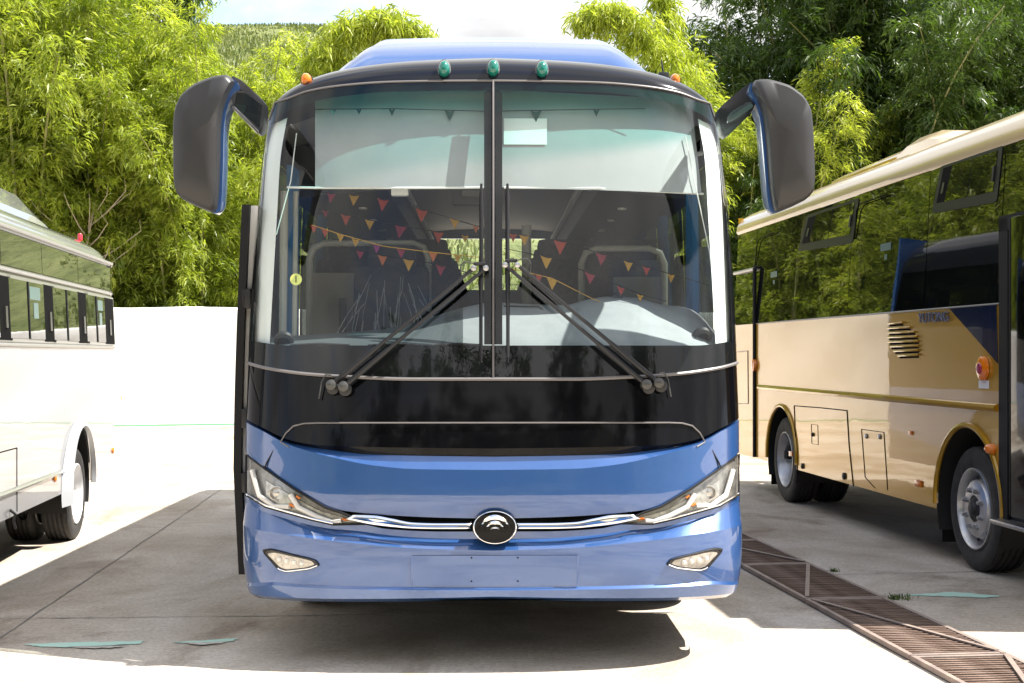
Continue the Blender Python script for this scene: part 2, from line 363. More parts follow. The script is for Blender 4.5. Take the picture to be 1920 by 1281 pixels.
a, b = ground(1500, 1080), ground(2100, 1066); strip_on_ground('floor_joint', wobble(a, b, 30, 0.006), 0.011, 'joint', jit=0.6)
a, b = ground(1300, 905), ground(-600, 905); strip_on_ground('floor_joint', wobble(a, b, 40, 0.006), 0.02, 'joint', jit=0.6)
def floor_mark(pts, m, z):
    n = 6; P = []; V = []
    pp = [ground(*p) for p in pts]; k = len(pp)
    for i in range(k):
        for j in range(n):
            q = pp[i].lerp(pp[(i + 1) % k], j / n); V.append((q.x + random.uniform(-.012, .012), q.y + random.uniform(-.012, .012), z))
    return obj('floor_paint', (V, [list(range(len(V)))]), m, gr, smooth=False)
floor_mark([(45, 1209), (120, 1206), (270, 1203), (262, 1208), (180, 1214), (80, 1215)], 'paintmark', 0.004)
floor_mark([(90, 1215), (180, 1215), (238, 1212), (225, 1216), (180, 1218)], 'whitemark', 0.008)
floor_mark([(320, 1205), (444, 1199), (436, 1204), (330, 1207)], 'paintmark', 0.004)
floor_mark([(345, 1208), (430, 1206), (380, 1212)], 'whitemark', 0.008)
floor_mark([(1690, 1117), (1790, 1111), (1880, 1119), (1850, 1122), (1760, 1119)], 'paintmark', 0.004)
# whitewashed boundary wall
def wall():
    A = Vector((-8.2, 29.4, 0)); ang = math.radians(16.5); u = Vector((math.cos(ang), math.sin(ang), 0)); nrm = Vector((u.y, -u.x, 0))
    root = empty('boundary_wall', A, ang); tag(root, 'long whitewashed plaster wall across the back of the yard', 'wall')
    S = np.linspace(-28, 34, 420); P = []; Q = []
    rr = np.random.default_rng(3); wob = np.convolve(rr.normal(0, 1, 460), np.ones(9) / 9, 'same')[:420] * 0.035
    rows = np.linspace(0, 1, 14)
    for j, s in enumerate(S):
        top = 2.46 + wob[j] + 0.03 * math.sin(s * 0.7)
        col = [(s, -0.0 + 0.012 * math.sin(s * 3 + z * 9), z * (top - 0.05)) for z in rows] + [(s, 0.02, top - 0.015), (s, 0.08, top), (s, 0.17, top), (s, 0.25, top - 0.04), (s, 0.25, 0)]
        P.append(col)
    obj('wall_body', grid(P), 'plaster', root, angle=60)
    V, Fc = [], []
    P = [[(s, -0.022 - 0.006 * rr.random(), 0.0), (s, -0.022, 0.030 + 0.012 * wob[j] * 20)] for j, s in enumerate(S)]
    obj('base_line', grid(P), 'wallgreen', root)
wall()

# hills
def hill():
    prof = curve([(-900, 20), (-200, 46), (350, 52), (560, 48), (680, 56), (760, 74), (900, 140), (1100, 250), (1500, 330), (2600, 360)])
    P = []
    for j in range(61):
        v = j / 60; y = 48 + 120 * v; row = []
        for i in range(121):
            px = -900 + 3500 * i / 120; x = (px - CX) / F * 150
            top = CH + (HY - prof(px)) / F * 152
            z = top * (1 - (1 - min(v / 0.86, 1)) ** 1.12) - max(0, v - 0.86) * 30
            z += 0.35 * math.sin(x * 0.31 + y * 0.2) + random.uniform(-.25, .25)
            row.append((x, y, z - 0.4))
        P.append(row)
    h = obj('hillside', grid(P), 'hill'); h['kind'] = 'structure'
    # tall grass clumps on the slope
    n = 60000; v = rng.uniform(0.1, 0.9, n); px = rng.uniform(150, 1000, n)
    V = np.zeros((n, 4, 3)); T = np.zeros(n)
    for k in range(n):
        x = (px[k] - CX) / F * 150; y = 48 + 120 * v[k]; top = CH + (HY - prof(px[k])) / F * 152
        z = top * (1 - (1 - min(v[k] / 0.86, 1)) ** 1.12) - max(0, v[k] - 0.86) * 30 - 0.5
        s = rng.uniform(0.25, .7); a = rng.uniform(0, PI); c, d = math.cos(a) * s * .10, math.sin(a) * s * .10; l = rng.normal(0, .12, 2)
        V[k] = [(x - c*.4, y - d*.4, z), (x + c*.4, y + d*.4, z), (x + c + l[0], y + d + l[1], z + s), (x - c + l[0], y - d + l[1], z + s * .8)]
        T[k] = rng.random()
    quads('hill_grass', V, T, 'grass', None)['kind'] = 'stuff'
    bpy.data.objects['hill_grass']['label'] = 'tall pale grass covering the far hillside'; bpy.data.objects['hill_grass']['category'] = 'grass'
    # unseen slope added behind the camera to darken the coach front and its reflections
    P = [[(-140 + 280 * i / 50, -15 - 50 * j / 16, (27 + 3 * math.sin(i * .5)) * (j / 16) ** .8 * min(1, max(.12, (70 - abs(-140 + 280 * i / 50 + 5)) / 40)) + random.uniform(-.3, .3) - .3) for i in range(51)] for j in range(17)]
    h = obj('hillside', grid(P), 'wooded'); h['kind'] = 'structure'
def quads(name, V, T, m, parent):
    n = len(V); me = bpy.data.meshes.new(name); me.vertices.add(4 * n); me.vertices.foreach_set('co', np.ascontiguousarray(V, dtype=np.float32).ravel())
    me.loops.add(4 * n); me.loops.foreach_set('vertex_index', np.arange(4 * n, dtype=np.int32)); me.polygons.add(n)
    me.polygons.foreach_set('loop_start', np.arange(0, 4 * n, 4, dtype=np.int32)); me.polygons.foreach_set('loop_total', np.full(n, 4, dtype=np.int32))
    at = me.attributes.new('tint', 'FLOAT', 'POINT'); at.data.foreach_set('value', np.repeat(T, 4).astype(np.float32))
    me.materials.append(M[m] if isinstance(m, str) else m); me.update(); me.validate()
    return link(bpy.data.objects.new(name, me), parent)
hill()

# ---------------------------------------------------------------- bamboo
def bamboo_variant(seed, H, spread, ncul=15):
    r = np.random.default_rng(seed); culms = []; pos = []; dirs = []; tints = []
    for c in range(ncul):
        az = r.uniform(0, 2 * PI); rad = r.uniform(0.1, 0.9); h = H * r.uniform(0.62, 1.0); sp = spread * r.uniform(0.25, 1.0)
        b = np.array([math.cos(az) * rad, math.sin(az) * rad, 0]); out = np.array([math.cos(az + r.normal(0, .35)), math.sin(az + r.normal(0, .35)), 0])
        def P(u): return b + out * sp * u ** 2.4 + np.array([0, 0, h * (u - 0.17 * (sp / spread) * u ** 4)])
        culms.append(([tuple(P(u)) for u in np.linspace(0, 1, 11)], [0.045 * (1 - .85 * u) + .004 for u in np.linspace(0, 1, 11)]))
        tone = r.normal(0, .16)
        for u in np.linspace(0.10, 1.0, 26):
            p = P(u)
            for k in range(3 if u < .9 else 2):
                a = r.uniform(0, 2 * PI); L = r.uniform(.5, 1.35) * (1.15 - .55 * u)
                d = np.array([math.cos(a), math.sin(a), r.uniform(.05, .7)]); d /= np.linalg.norm(d)
                for t in np.linspace(.3, 1.0, 4):
                    q = p + d * L * t + np.array([0, 0, -.42 * L * t * t]) + r.normal(0, .05, 3)
                    dd = d * .8 + np.array([0, 0, -.75 * t]) + r.normal(0, .25, 3)
                    m = r.integers(16, 25); pos += [q] * m; dirs += [dd] * m; tints += [float(np.clip(.45 + tone + r.normal(0, .16), 0, 1))] * m
    pos = np.array(pos); dirs = np.array(dirs); n = len(pos); T = np.clip(np.array(tints) + r.normal(0, .09, n), 0, 1)
    d = dirs / np.linalg.norm(dirs, axis=1, keepdims=True) + r.normal(0, .55, (n, 3)); d[:, 2] -= .15; d /= np.linalg.norm(d, axis=1, keepdims=True)
    pos = pos + r.normal(0, .075, (n, 3)); L = r.uniform(.09, .22, (n, 1)); W = L * r.uniform(.07, .11, (n, 1))
    s = np.cross(d, r.normal(0, 1, (n, 3))); s /= np.linalg.norm(s, axis=1, keepdims=True)
    mid = pos + d * L * .42; tip = pos + d * L; tip[:, 2] -= (L[:, 0] * .22)
    V = np.stack([pos, mid + s * W, tip, mid - s * W], axis=1)
    return culms, V, T
VARS = []
for sd, H, sp, nc in ((1, 10, 2.6, 15), (2, 10, 3.4, 16), (3, 10, 2.0, 14), (4, 10, 3.0, 17)):
    culms, V, T = bamboo_variant(sd, H, sp, nc)
    cm = {}
    for shade in ('bright', 'dark', 'deep'):
        cm[shade] = None
    o = quads('crown', V, T, 'leaf_bright', None); base_me = o.data; bpy.data.objects.remove(o)
    cl = []
    for pts, rr in culms:
        o = obj('culm', tube(pts, rr, 6), 'culm'); cl.append(o.data); bpy.data.objects.remove(o)
    VARS.append((base_me, cl))
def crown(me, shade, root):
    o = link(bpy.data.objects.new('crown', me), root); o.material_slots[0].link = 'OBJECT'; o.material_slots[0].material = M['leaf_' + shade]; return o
def wall_d(px): # distance of the wall along this column of the picture
    t = (px - CX) / F; k = math.tan(math.radians(16.5)); return (29.4 + 8.2 * k) / (1 - k * t)
def bamboo(px, back, h, var, shade, label, rz=None, d=None):
    d = d or wall_d(px) + back; x = (px - CX) / F * d
    root = empty('bamboo_clump', (x, d, -0.03), random.uniform(0, 2 * PI) if rz is None else rz)
    s = h / 9.2; root.scale = (max(s, .85), max(s, .85), s)
    tag(root, label, 'bamboo', 'bamboo clumps growing behind the wall')
    cm, cl = VARS[var]
    crown(cm, shade, root)
    for m in cl: link(bpy.data.objects.new('culm', m), root)
B = [(-60, 3.0, 11.5, 0, 'bright', 'yellow-green bamboo clump at the far left edge of the photo'),
     (60, 2.2, 11.0, 1, 'bright', 'tall yellow-green bamboo clump above the white minibus roof unit'),
     (165, 2.0, 10.4, 2, 'bright', 'tall feathery yellow-green bamboo clump above the rear of the white minibus'),
     (110, 6.0, 13.0, 3, 'bright', 'tallest yellow-green bamboo at the left, running out of the top of the photo'),
     (270, 3.0, 9.3, 0, 'bright', 'bright bamboo clump right of the minibus, below the patch of sky'),
     (365, 2.0, 8.8, 1, 'bright', 'bright low bamboo clump behind the left mirror of the blue coach'),
     (455, 2.4, 8.6, 3, 'bright', 'bright low bamboo clump between the left mirror and the blue coach'),
     (330, 6.5, 9.4, 2, 'bright', 'bright bamboo crown showing above the left mirror, below the grassy hill'),
     (540, 4.5, 9.0, 0, 'bright', 'bamboo clump just left of the blue coach roof'),
     (640, 5.0, 8.9, 1, 'bright', 'arching bamboo clump rising behind the left of the coach roof fairing'),
     (1215, 3.5, 7.9, 3, 'bright', 'bamboo clump just right of the coach roof fairing, below an arching stem'),
     (1300, 3.0, 8.8, 0, 'bright', 'bright bamboo crown above the arm of the right mirror'),
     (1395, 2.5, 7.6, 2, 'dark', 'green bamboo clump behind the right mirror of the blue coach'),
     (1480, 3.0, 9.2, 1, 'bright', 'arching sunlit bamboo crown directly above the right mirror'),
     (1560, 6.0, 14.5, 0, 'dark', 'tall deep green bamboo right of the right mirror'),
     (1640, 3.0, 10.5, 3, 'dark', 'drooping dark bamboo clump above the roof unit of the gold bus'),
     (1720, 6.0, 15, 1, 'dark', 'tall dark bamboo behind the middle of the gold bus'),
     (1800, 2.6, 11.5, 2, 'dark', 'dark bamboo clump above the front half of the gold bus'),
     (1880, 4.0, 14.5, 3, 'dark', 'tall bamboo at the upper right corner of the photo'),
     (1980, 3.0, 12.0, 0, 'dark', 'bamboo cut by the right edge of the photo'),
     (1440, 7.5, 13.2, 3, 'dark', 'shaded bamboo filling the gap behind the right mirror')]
for b in B: bamboo(*b)
for i, (x, y, z, s) in enumerate(((-13, -17, .6, 10), (-7, -21, 4, 10), (-1, -18, 1.5, 11), (5, -20, 3.5, 10), (11, -17, .8, 10), (17, -22, 5, 11))):  # unseen clumps added so the coach front mirrors something dark
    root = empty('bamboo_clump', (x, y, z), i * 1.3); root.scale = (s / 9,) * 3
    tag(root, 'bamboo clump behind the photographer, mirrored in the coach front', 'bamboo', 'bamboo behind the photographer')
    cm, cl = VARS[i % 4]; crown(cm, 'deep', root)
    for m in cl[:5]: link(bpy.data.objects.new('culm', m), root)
# single arching stems that leave the crowns and hang over the yard
def arch_stem(name, pts, d, shade, label, n=520):
    P3 = [Vector(((px - CX)/F*d, d, CH + (HY - py)/F*d)) for px, py in pts]
    foot = Vector((P3[0].x, d, 0)); root = empty(name, foot); tag(root, label, 'bamboo', 'bamboo clumps growing behind the wall')
    loc = [Vector((0, 0, 0)), (P3[0] - foot)*.55 + Vector((.1, 0, 0))] + [p - foot for p in P3]; k = len(loc)
    obj('culm', tube(loc, [.04*(1 - i/k) + .006 for i in range(k)], 6), 'culm', root)
    fx = [curve([(i, p[c]) for i, p in enumerate(loc)]) for c in range(3)]; pos = []; dr = []
    for i in range(n):
        t = 1.6 + (k - 2.6)*rng.random()**.8; q = np.array([f(t) for f in fx]); w = .62*(1.15 - .75*(t/(k-1)))
        o = rng.normal(0, w*.5, 3); o[2] -= abs(rng.normal(0, w*.35)); m = rng.integers(9, 15); pos += [q + o]*m; dr += [o*.8 + np.array([0, 0, -.5]) + rng.normal(0, .2, 3)]*m
    pos = np.array(pos); dr = np.array(dr); N_ = len(pos); dd = dr/np.linalg.norm(dr, axis=1, keepdims=True) + rng.normal(0, .5, (N_, 3)); dd /= np.linalg.norm(dd, axis=1, keepdims=True)
    pos += rng.normal(0, .06, (N_, 3)); L = rng.uniform(.14, .30, (N_, 1)); sd = np.cross(dd, rng.normal(0, 1, (N_, 3))); sd /= np.linalg.norm(sd, axis=1, keepdims=True)
    mid = pos + dd*L*.42; tip = pos + dd*L; tip[:, 2] -= L[:, 0]*.22
    quads('crown', np.stack([pos, mid + sd*L*.08, tip, mid - sd*L*.08], axis=1), np.clip(rng.normal(.55, .2, N_), 0, 1), 'leaf_' + shade, root)
arch_stem('bamboo_plant', [(590, 150), (620, 85), (670, 45), (730, 35), (790, 58)], wall_d(620) + 2, 'bright', 'arching bamboo stem bowing right over the left end of the coach roof')
arch_stem('bamboo_plant', [(1290, 150), (1240, 90), (1190, 45), (1140, 22), (1085, 38)], wall_d(1250) + 2, 'bright', 'arching bamboo stem bowing left against the sky, right of the roof fairing')
arch_stem('bamboo_plant', [(1275, 140), (1262, 70), (1250, 10), (1235, -30)], wall_d(1250) + 3, 'bright', 'upright bamboo stem tip against the sky, right of the roof fairing', 260)
arch_stem('bamboo_plant', [(255, 60), (290, -40), (330, -60), (350, -10), (325, 60)], wall_d(320) + 3.5, 'dark', 'dark bamboo tip hanging against the sky left of the grassy hill', 380)
# dry bare shrub between the minibus roof and the bamboo
def dry_shrub():
    d = wall_d(160) + 0.9; base = Vector(((160 - CX) / F * d, d, 0)); root = empty('dry_shrub', base)
    tag(root, 'leafless pale dry shrub behind the rear of the white minibus', 'shrub')
    obj('stem', tube([(0, 0, 0), (-.05, .02, 1.2), (.1, 0, 2.4), (.02, -.1, 3.6), (.25, -.15, 4.7)], [.05, .045, .04, .03, .015], 6), 'dead', root)
    for k in range(26):
        z = random.uniform(2.0, 4.4); a = random.uniform(0, 2 * PI); L = random.uniform(.5, 1.3); p = Vector((.08, -.05, z))
        e = p + Vector((math.cos(a) * L, math.sin(a) * L * .5 - .2, L * .6)); m_ = p.lerp(e, .5) + Vector((0, 0, -.06))
        obj('twig', tube([p, m_, e, e + Vector((random.uniform(-.2, .2), 0, .25))], [.016, .012, .008, .003], 4), 'dead', root)
dry_shrub()

# ---------------------------------------------------------------- wheels
def wheel(parent, c, R, W, out, rimmat='rim', dish=False, nuts=8, tread=True):
    """tyre, rim, hub and nuts turning about local x; `out` = +1/-1 is the outward side"""
    w = empty('wheel', c, 0, parent); o = out
    h = W / 2; r0 = R * 0.60
    prof = [(-h*.80, r0), (-h*.95, R*.72), (-h, R*.84), (-h*.96, R*.93), (-h*.86, R*.978)]
    g = 4
    for i in range(g + 1):
        a0 = -h*.80 + (h*1.6) * i / (g + 1) + .006; a1 = -h*.80 + (h*1.6) * (i + 1) / (g + 1) - .006
        prof += [(a0, R*.985), (a0 + .004, R), (a1 - .004, R), (a1, R*.985)]
        if i < g: prof += [(a1 + .001, R - .014), (a1 + .011, R - .014)]
    prof += [(h*.86, R*.978), (h*.96, R*.93), (h, R*.84), (h*.95, R*.72), (h*.80, r0)]
    obj('tyre', lathe(prof, 64), 'tyre', w, angle=28)
    ring = [(o*h*1.0, R*.80), (o*(h+.004), R*.795), (o*(h+.004), R*.78), (o*h*1.0, R*.775)]
    if not dish:   # convex hub face standing out of the rim well
        prof = [(o*h*.80, R*.66), (o*h*.98, R*.655), (o*h*1.0, R*.635), (o*h*.85, R*.60), (o*h*.20, R*.575), (o*h*.10, R*.53), (o*h*.55, R*.50), (o*h*.86, R*.45), (o*h*.93, R*.38), (o*h*.93, R*.215)]
        obj('rim', lathe(prof, 48), rimmat, w, angle=30)
        obj('hub', lathe([(o*h*.2, R*.215), (o*h*.88, R*.213), (o*h*.92, R*.16), (o*h*1.0, R*.12), (o*h*1.12, R*.105), (o*h*1.14, R*.09), (o*h*1.14, 0.0001)], 32), 'plastic', w)
        for k in range(nuts):
            a = 2*PI*(k + .5)/nuts; y, z = math.cos(a)*R*.31, math.sin(a)*R*.31
            obj('lug_nut', lathe([(o*h*.93, .021), (o*(h*.93+.012), .021), (o*(h*.93+.013), .015), (o*(h*.93+.030), .014), (o*(h*.93+.036), .007), (o*(h*.93+.036), .0001)], 8, c=(0, y, z)), 'steel', w)
        for k in range(8):
            a = 2*PI*k/8; y, z = math.cos(a)*R*.478, math.sin(a)*R*.478
            obj('vent_hole', lathe([(o*h*.705, R*.052), (o*(h*.725), R*.05), (o*(h*.727), .0001)], 12, c=(0, y, z)), 'under', w)
    else:          # deep dished rear rim
        prof = [(o*h*.80, R*.66), (o*h*.98, R*.655), (o*h*1.0, R*.635), (o*h*.8, R*.60), (-o*h*.2, R*.57), (-o*h*.5, R*.53), (-o*h*.55, R*.40), (-o*h*.35, R*.30), (-o*h*.30, R*.20), (o*h*.1, R*.18), (o*h*.12, R*.14), (o*h*.12, .0001)]
        obj('rim', lathe(prof, 48), rimmat, w, angle=30)
        for k in range(nuts):
            a = 2*PI*(k + .5)/nuts; y, z = math.cos(a)*R*.26, math.sin(a)*R*.26
            obj('lug_nut', lathe([(-o*h*.35, .019), (-o*h*.35+o*.03, .017), (-o*h*.35+o*.03, .0001)], 8, c=(0, y, z)), 'steel', w)
    return w

def side_skin(s0, s1, skirt, ztop, arches, x=0.0, step=0.12, inset=None):
    """flat side panel in the local y-z plane with round wheel-arch openings; arches = (centre, height, radius)"""
    S = list(np.arange(s0, s1, step)) + [s1]
    for c, h, r in arches:
        S = [s for s in S if abs(s - c) > r + .002]
        S += [c - r - 1e-4, c + r + 1e-4] + [c + r * math.cos(a) for a in np.linspace(0, PI, 29)]
    S.sort(); P = []
    def zl(s):
        for c, h, r in arches:
            if abs(s - c) <= r: return h + math.sqrt(max(r*r - (s - c)**2, 0))
        return skirt
    rows = 8
    for s in S:
        a = zl(s); P.append([((inset(a + (ztop - a)*i/rows) if inset else 0) + x, s, a + (ztop - a)*i/rows) for i in range(rows + 1)])
    return grid(P)
def arch_ring(c, h, r, x, w, rad=0.02, a0=-0.05, a1=PI + 0.05, n=28):
    return tube([(x, c + r*math.cos(a), h + r*math.sin(a)) for a in np.linspace(a0, a1, n)], rad, 8)
def wheel_well(c, h, r, x0, x1):
    return grid([[(x0, c + r*math.cos(a), max(h + r*math.sin(a), .2)), (x1, c + r*math.cos(a), max(h + r*math.sin(a), .2))] for a in np.linspace(-.4, PI + .4, 30)])

# ================================================================ BLUE COACH
BF = Frame(-0.088, 6.7, 0.015); D0 = 6.7
coach = empty('coach', (BF.x, BF.y, 0), BF.rz)
tag(coach, 'blue and black coach facing the camera in the middle, with big ear-like mirrors', 'bus')
YF = curve([(.25, .07), (.33, .035), (.42, .01), (.55, 0), (.8, .012), (.95, .035), (1.1, .06), (1.36, .11), (1.8, .20), (2.3, .33), (2.7, .46), (2.9, .55), (3.0, .64), (3.08, .9)])
AW = curve([(.25, 1.20), (.35, 1.232), (.5, 1.248), (1.0, 1.25), (1.6, 1.25), (2.2, 1.238), (2.7, 1.21), (3.0, 1.18)])
NB, BB = 2.7, 0.52
def fsurf(x, z):
    r = min(abs(x) / AW(z), 0.9999); return YF(z) + BB * (1 - (1 - r**NB)**(1/NB))
def _solve(O, Dr, off):
    y = 0.1
    for _ in range(60):
        k = (y - O[1]) / Dr[1]; x = O[0] + Dr[0]*k; z = O[2] + Dr[2]*k
        y = .6*y + .4*(fsurf(x, z) + off)
    A = AW(z)*.9999
    return Vector((max(-A, min(A, x)), y, z))
def fp(px, py, off=0.0): O, Dr = BF.ray(px, py); return _solve(O, Dr, off)              # picture point carried onto the front skin
def sp(dx, py, off=0.0): return _solve((0, -D0, CH), (dx/F, 1, (HY - py)/F), off)        # the same, measured from the coach's centre line
def zcurve(pts):
    q = [sp(d, y) for d, y in pts]; return curve([(abs(p.x), p.z) for p in q])
TH = np.linspace(-1, 1, 81); XR = [math.copysign(abs(math.sin(t*PI/2))**(2/NB), t) if t else 0 for t in TH]
XR = [max(-.9999, min(.9999, x)) for x in XR]
def strip(c0, o0, c1, o1, m=4, xr=None, flat=True):
    P = []
    for r in (xr or XR):
        col = []
        for i in range(m + 1):
            v = i / m; xa = abs(r) * 1.25; z = c0(xa)*(1 - v) + c1(xa)*v; x = r*AW(z)
            col.append((x, fsurf(x, z) + o0*(1 - v) + o1*v, z))
        P.append(col)
    return grid(P)
def xr_between(a, b, n=24): return [a + (b - a)*i/n for i in range(n + 1)]
def pp(ea, eb, off=0.0, n=4, m=12, f=sp):   # ruled patch on the skin between two outlines given in the picture
    fa = curve([(i/(len(ea)-1), p[0]) for i, p in enumerate(ea)]), curve([(i/(len(ea)-1), p[1]) for i, p in enumerate(ea)])
    fb = curve([(i/(len(eb)-1), p[0]) for i, p in enumerate(eb)]), curve([(i/(len(eb)-1), p[1]) for i, p in enumerate(eb)])
    return grid([[f(fa[0](i/m)*(1-j/n) + fb[0](i/m)*j/n, fa[1](i/m)*(1-j/n) + fb[1](i/m)*j/n, off) for j in range(n+1)] for i in range(m+1)])
def spoly(pts, off, f=sp, sub=3):           # closed outline on the skin, filled as a fan
    pts = [(pts[i][0]*(1-k/sub) + pts[(i+1) % len(pts)][0]*k/sub, pts[i][1]*(1-k/sub) + pts[(i+1) % len(pts)][1]*k/sub) for i in range(len(pts)) for k in range(sub)]
    c = (sum(p[0] for p in pts)/len(pts), sum(p[1] for p in pts)/len(pts)); n = len(pts)
    V = [f(*c, off)] + [f(c[0]+(p[0]-c[0])*.5, c[1]+(p[1]-c[1])*.5, off) for p in pts] + [f(*p, off) for p in pts]
    return V, [[0, 1+i, 1+(i+1) % n] for i in range(n)] + [[1+i, 1+n+i, 1+n+(i+1) % n, 1+(i+1) % n] for i in range(n)]
def rounded(pts, r=.25, k=4):               # round the corners of a picture outline
    out = []; n = len(pts)
    for i in range(n):
        p0, p1, p2 = (np.array(pts[j % n], float) for j in (i-1, i, i+1)); a = p1 + (p0-p1)*r; b = p1 + (p2-p1)*r
        for t in np.linspace(0, 1, k + 1): out.append(tuple((1-t)**2*a + 2*t*(1-t)*p1 + t*t*b))
    return out

cW = zcurve([(0, 152), (200, 155), (300, 163), (360, 174), (400, 190), (420, 208), (432, 235)])   # top of windscreen
cA = zcurve([(0, 711), (150, 711), (260, 707), (350, 701), (420, 691), (458, 680)])               # foot of windscreen
cS = zcurve([(0, 841), (225, 838), (330, 834), (375, 826), (400, 817), (430, 802), (463, 781)])   # lip of black panel
cB = zcurve([(0, 857), (225, 853), (300, 845), (375, 832), (400, 823), (430, 806), (463, 785)])   # top of blue bonnet
cC = zcurve([(0, 881), (150, 879), (225, 872), (300, 857), (375, 836), (400, 825), (430, 808), (463, 787)])
cD = zcurve([(0, 973), (100, 971), (200, 966), (285, 957), (315, 950), (375, 913), (425, 878), (461, 850)])
cE = zcurve([(0, 998), (100, 998), (200, 993), (250, 984), (300, 985), (340, 975), (380, 963), (420, 953), (461, 926)])
cG1 = zcurve([(0, 1012), (100, 1011), (200, 1004), (260, 996), (300, 993), (380, 976), (461, 945)])
cG2 = zcurve([(0, 1031), (150, 1026), (300, 1012), (400, 998), (461, 985)])
cH = zcurve([(0, 1099), (155, 1098), (300, 1095), (400, 1089), (461, 1080)])
cH2 = zcurve([(0, 1104), (155, 1103), (300, 1100), (400, 1094), (461, 1085)])
cK = zcurve([(0, 1116), (380, 1117), (430, 1113), (461, 1100)])
cK2 = zcurve([(0, 1126), (380, 1127), (430, 1123), (461, 1110)])

body = obj('bonnet', join(strip(cB, .018, cC, -.012, 3), strip(cC, -.012, cD, .010, 8)), 'blue', coach, angle=25)
obj('bumper', join(strip(cE, .024, cG1, .026, 2), strip(cG1, .026, cG2, -.030, 3), strip(cG2, -.030, cH, -.034, 6), strip(cH, -.034, cH2, -.050, 2), strip(cH2, -.050, cK, -.040, 3), strip(cK, -.040, cK2, .03, 2)), 'blue', coach, angle=25)
obj('front_panel', join(strip(cA, 0, cS, -.008, 8), strip(cS, -.008, cB, .020, 2)), 'black', coach, angle=25)
obj('grille_backing', strip(cD, .045, cE, .045, 2, xr_between(-.56, .56, 40)), 'black', coach)
# shut line of the bonnet flap
ln = [(-383, 838), (-398, 829), (-388, 812), (-374, 799), (-355, 794), (-330, 793)]
pts = [sp(d, y, -.013) for d, y in ln] + [sp(d, 793, -.013) for d in range(-300, 301, 30)] + [sp(-d, y, -.013) for d, y in ln[::-1]]
obj('flap_seal', tube(pts, .004, 6), 'grey_seal', coach)
for s in (-1, 1):
    obj('shut_line', tube([sp(s*d, y, .0) for d, y in ((398, 829), (410, 843), (424, 868), (428, 878))], .004, 6), 'rubber', coach)
obj('number_plate_panel', pp([(-153, 1042), (-153, 1098)], [(158, 1042), (158, 1098)], -.040, 24, 4), 'blue', coach)
for sx in (-153, 158):
    obj('plate_edge', tube([sp(sx, 1043, -.038), sp(sx, 1070, -.039), sp(sx, 1097, -.039)], .004, 6), 'blue', coach)
for px, py in ((884, 1046), (971, 1046), (884, 1090), (971, 1090)):
    p = fp(px, py, -.0405); obj('screw_hole', lathe([(-.0015, .004), (0, .004), (-.0015, .0001)], 10, 'y', p), 'ink', coach)

# windscreen: two panes of glass over a printed border
for s in (-1, 1):
    xr = [x for x in XR if x*s > .012]; xr = ([s*.008] + xr) if s > 0 else (xr + [s*.008])
    obj('windscreen', strip(cW, -.006, cA, -.006, 26, xr), 'screen', coach)
fl = zcurve([(0, 648), (380, 648), (448, 640)]); ft = zcurve([(0, 170), (200, 173), (300, 183), (360, 196), (400, 214), (432, 245)])
obj('windscreen_border', join(strip(fl, 0, cA, 0, 6), strip(cW, 0, ft, 0, 3)), 'frit', coach)
obj('windscreen_border', pp([(-17, 172), (-17, 646)], [(17, 172), (17, 646)], 0, 4, 24), 'frit', coach)
for s in (-1, 1):
    e1 = [(s*d, y) for d, y in ((405, 205), (424, 260), (434, 340), (443, 500), (449, 642))]
    e2 = [(s*d, y) for d, y in ((440, 205), (450, 260), (458, 340), (466, 500), (475, 642))]
    obj('windscreen_border', pp(e1, e2, 0, 4, 20), 'frit', coach)
obj('windscreen_divider', tube([sp(0, y, -.010) for y in range(152, 712, 20)] + [sp(0, 711, -.010)], .0055, 6), 'grey_seal', coach)
obj('windscreen_seal', tube([(x*AW(cA(abs(x)*1.25)), fsurf(x*AW(cA(abs(x)*1.25)), cA(abs(x)*1.25)) - .008, cA(abs(x)*1.25)) for x in XR], .009, 6), 'grey_seal', coach)
obj('windscreen_seal', tube([(x*AW(cW(abs(x)*1.25)), fsurf(x*AW(cW(abs(x)*1.25)), cW(abs(x)*1.25)) - .008, cW(abs(x)*1.25)) for x in XR], .006, 6), 'grey_seal', coach)

# roof cap, roof, sides, tail
ZS, YR, LEN = 2.58, 1.05, 8.9
def roofpt(t, y, dz=0):
    a = PI/2*abs(t); x = math.copysign(1.215*math.sin(a)**(2/3.2), t) if t else 0; return Vector((x, y, ZS + dz + (.47)*max(math.cos(a), 0)**(2/3.2) + .035*(1-abs(x)/1.215)))
P = []
for t, r in zip(TH, XR):
    zw = cW(abs(r)*1.25); x0 = r*AW(zw); p0 = Vector((x0, fsurf(x0, zw) - .004, zw)); p3 = roofpt(t, max(YR, p0.y + .12))
    h = max(p3.z - p0.z, .0); p1 = p0 + Vector((0, .02, h*.75)); p2 = p3 + Vector((0, -.22, 0)); col = []
    for i in range(13):
        v = i/12; col.append(p0*(1-v)**3 + p1*3*v*(1-v)**2 + p2*3*v*v*(1-v) + p3*v**3)
    P.append(col)
CAP = P
obj('roof_cap', grid(P), 'cap', coach, angle=60)
obj('roof', grid([[roofpt(t, y) for t in TH] for y in [YR, 2, 4, 6, 8, LEN-.25]] + [[roofpt(t, LEN, -.1)*1.0 for t in TH]]), 'cap', coach, angle=60)
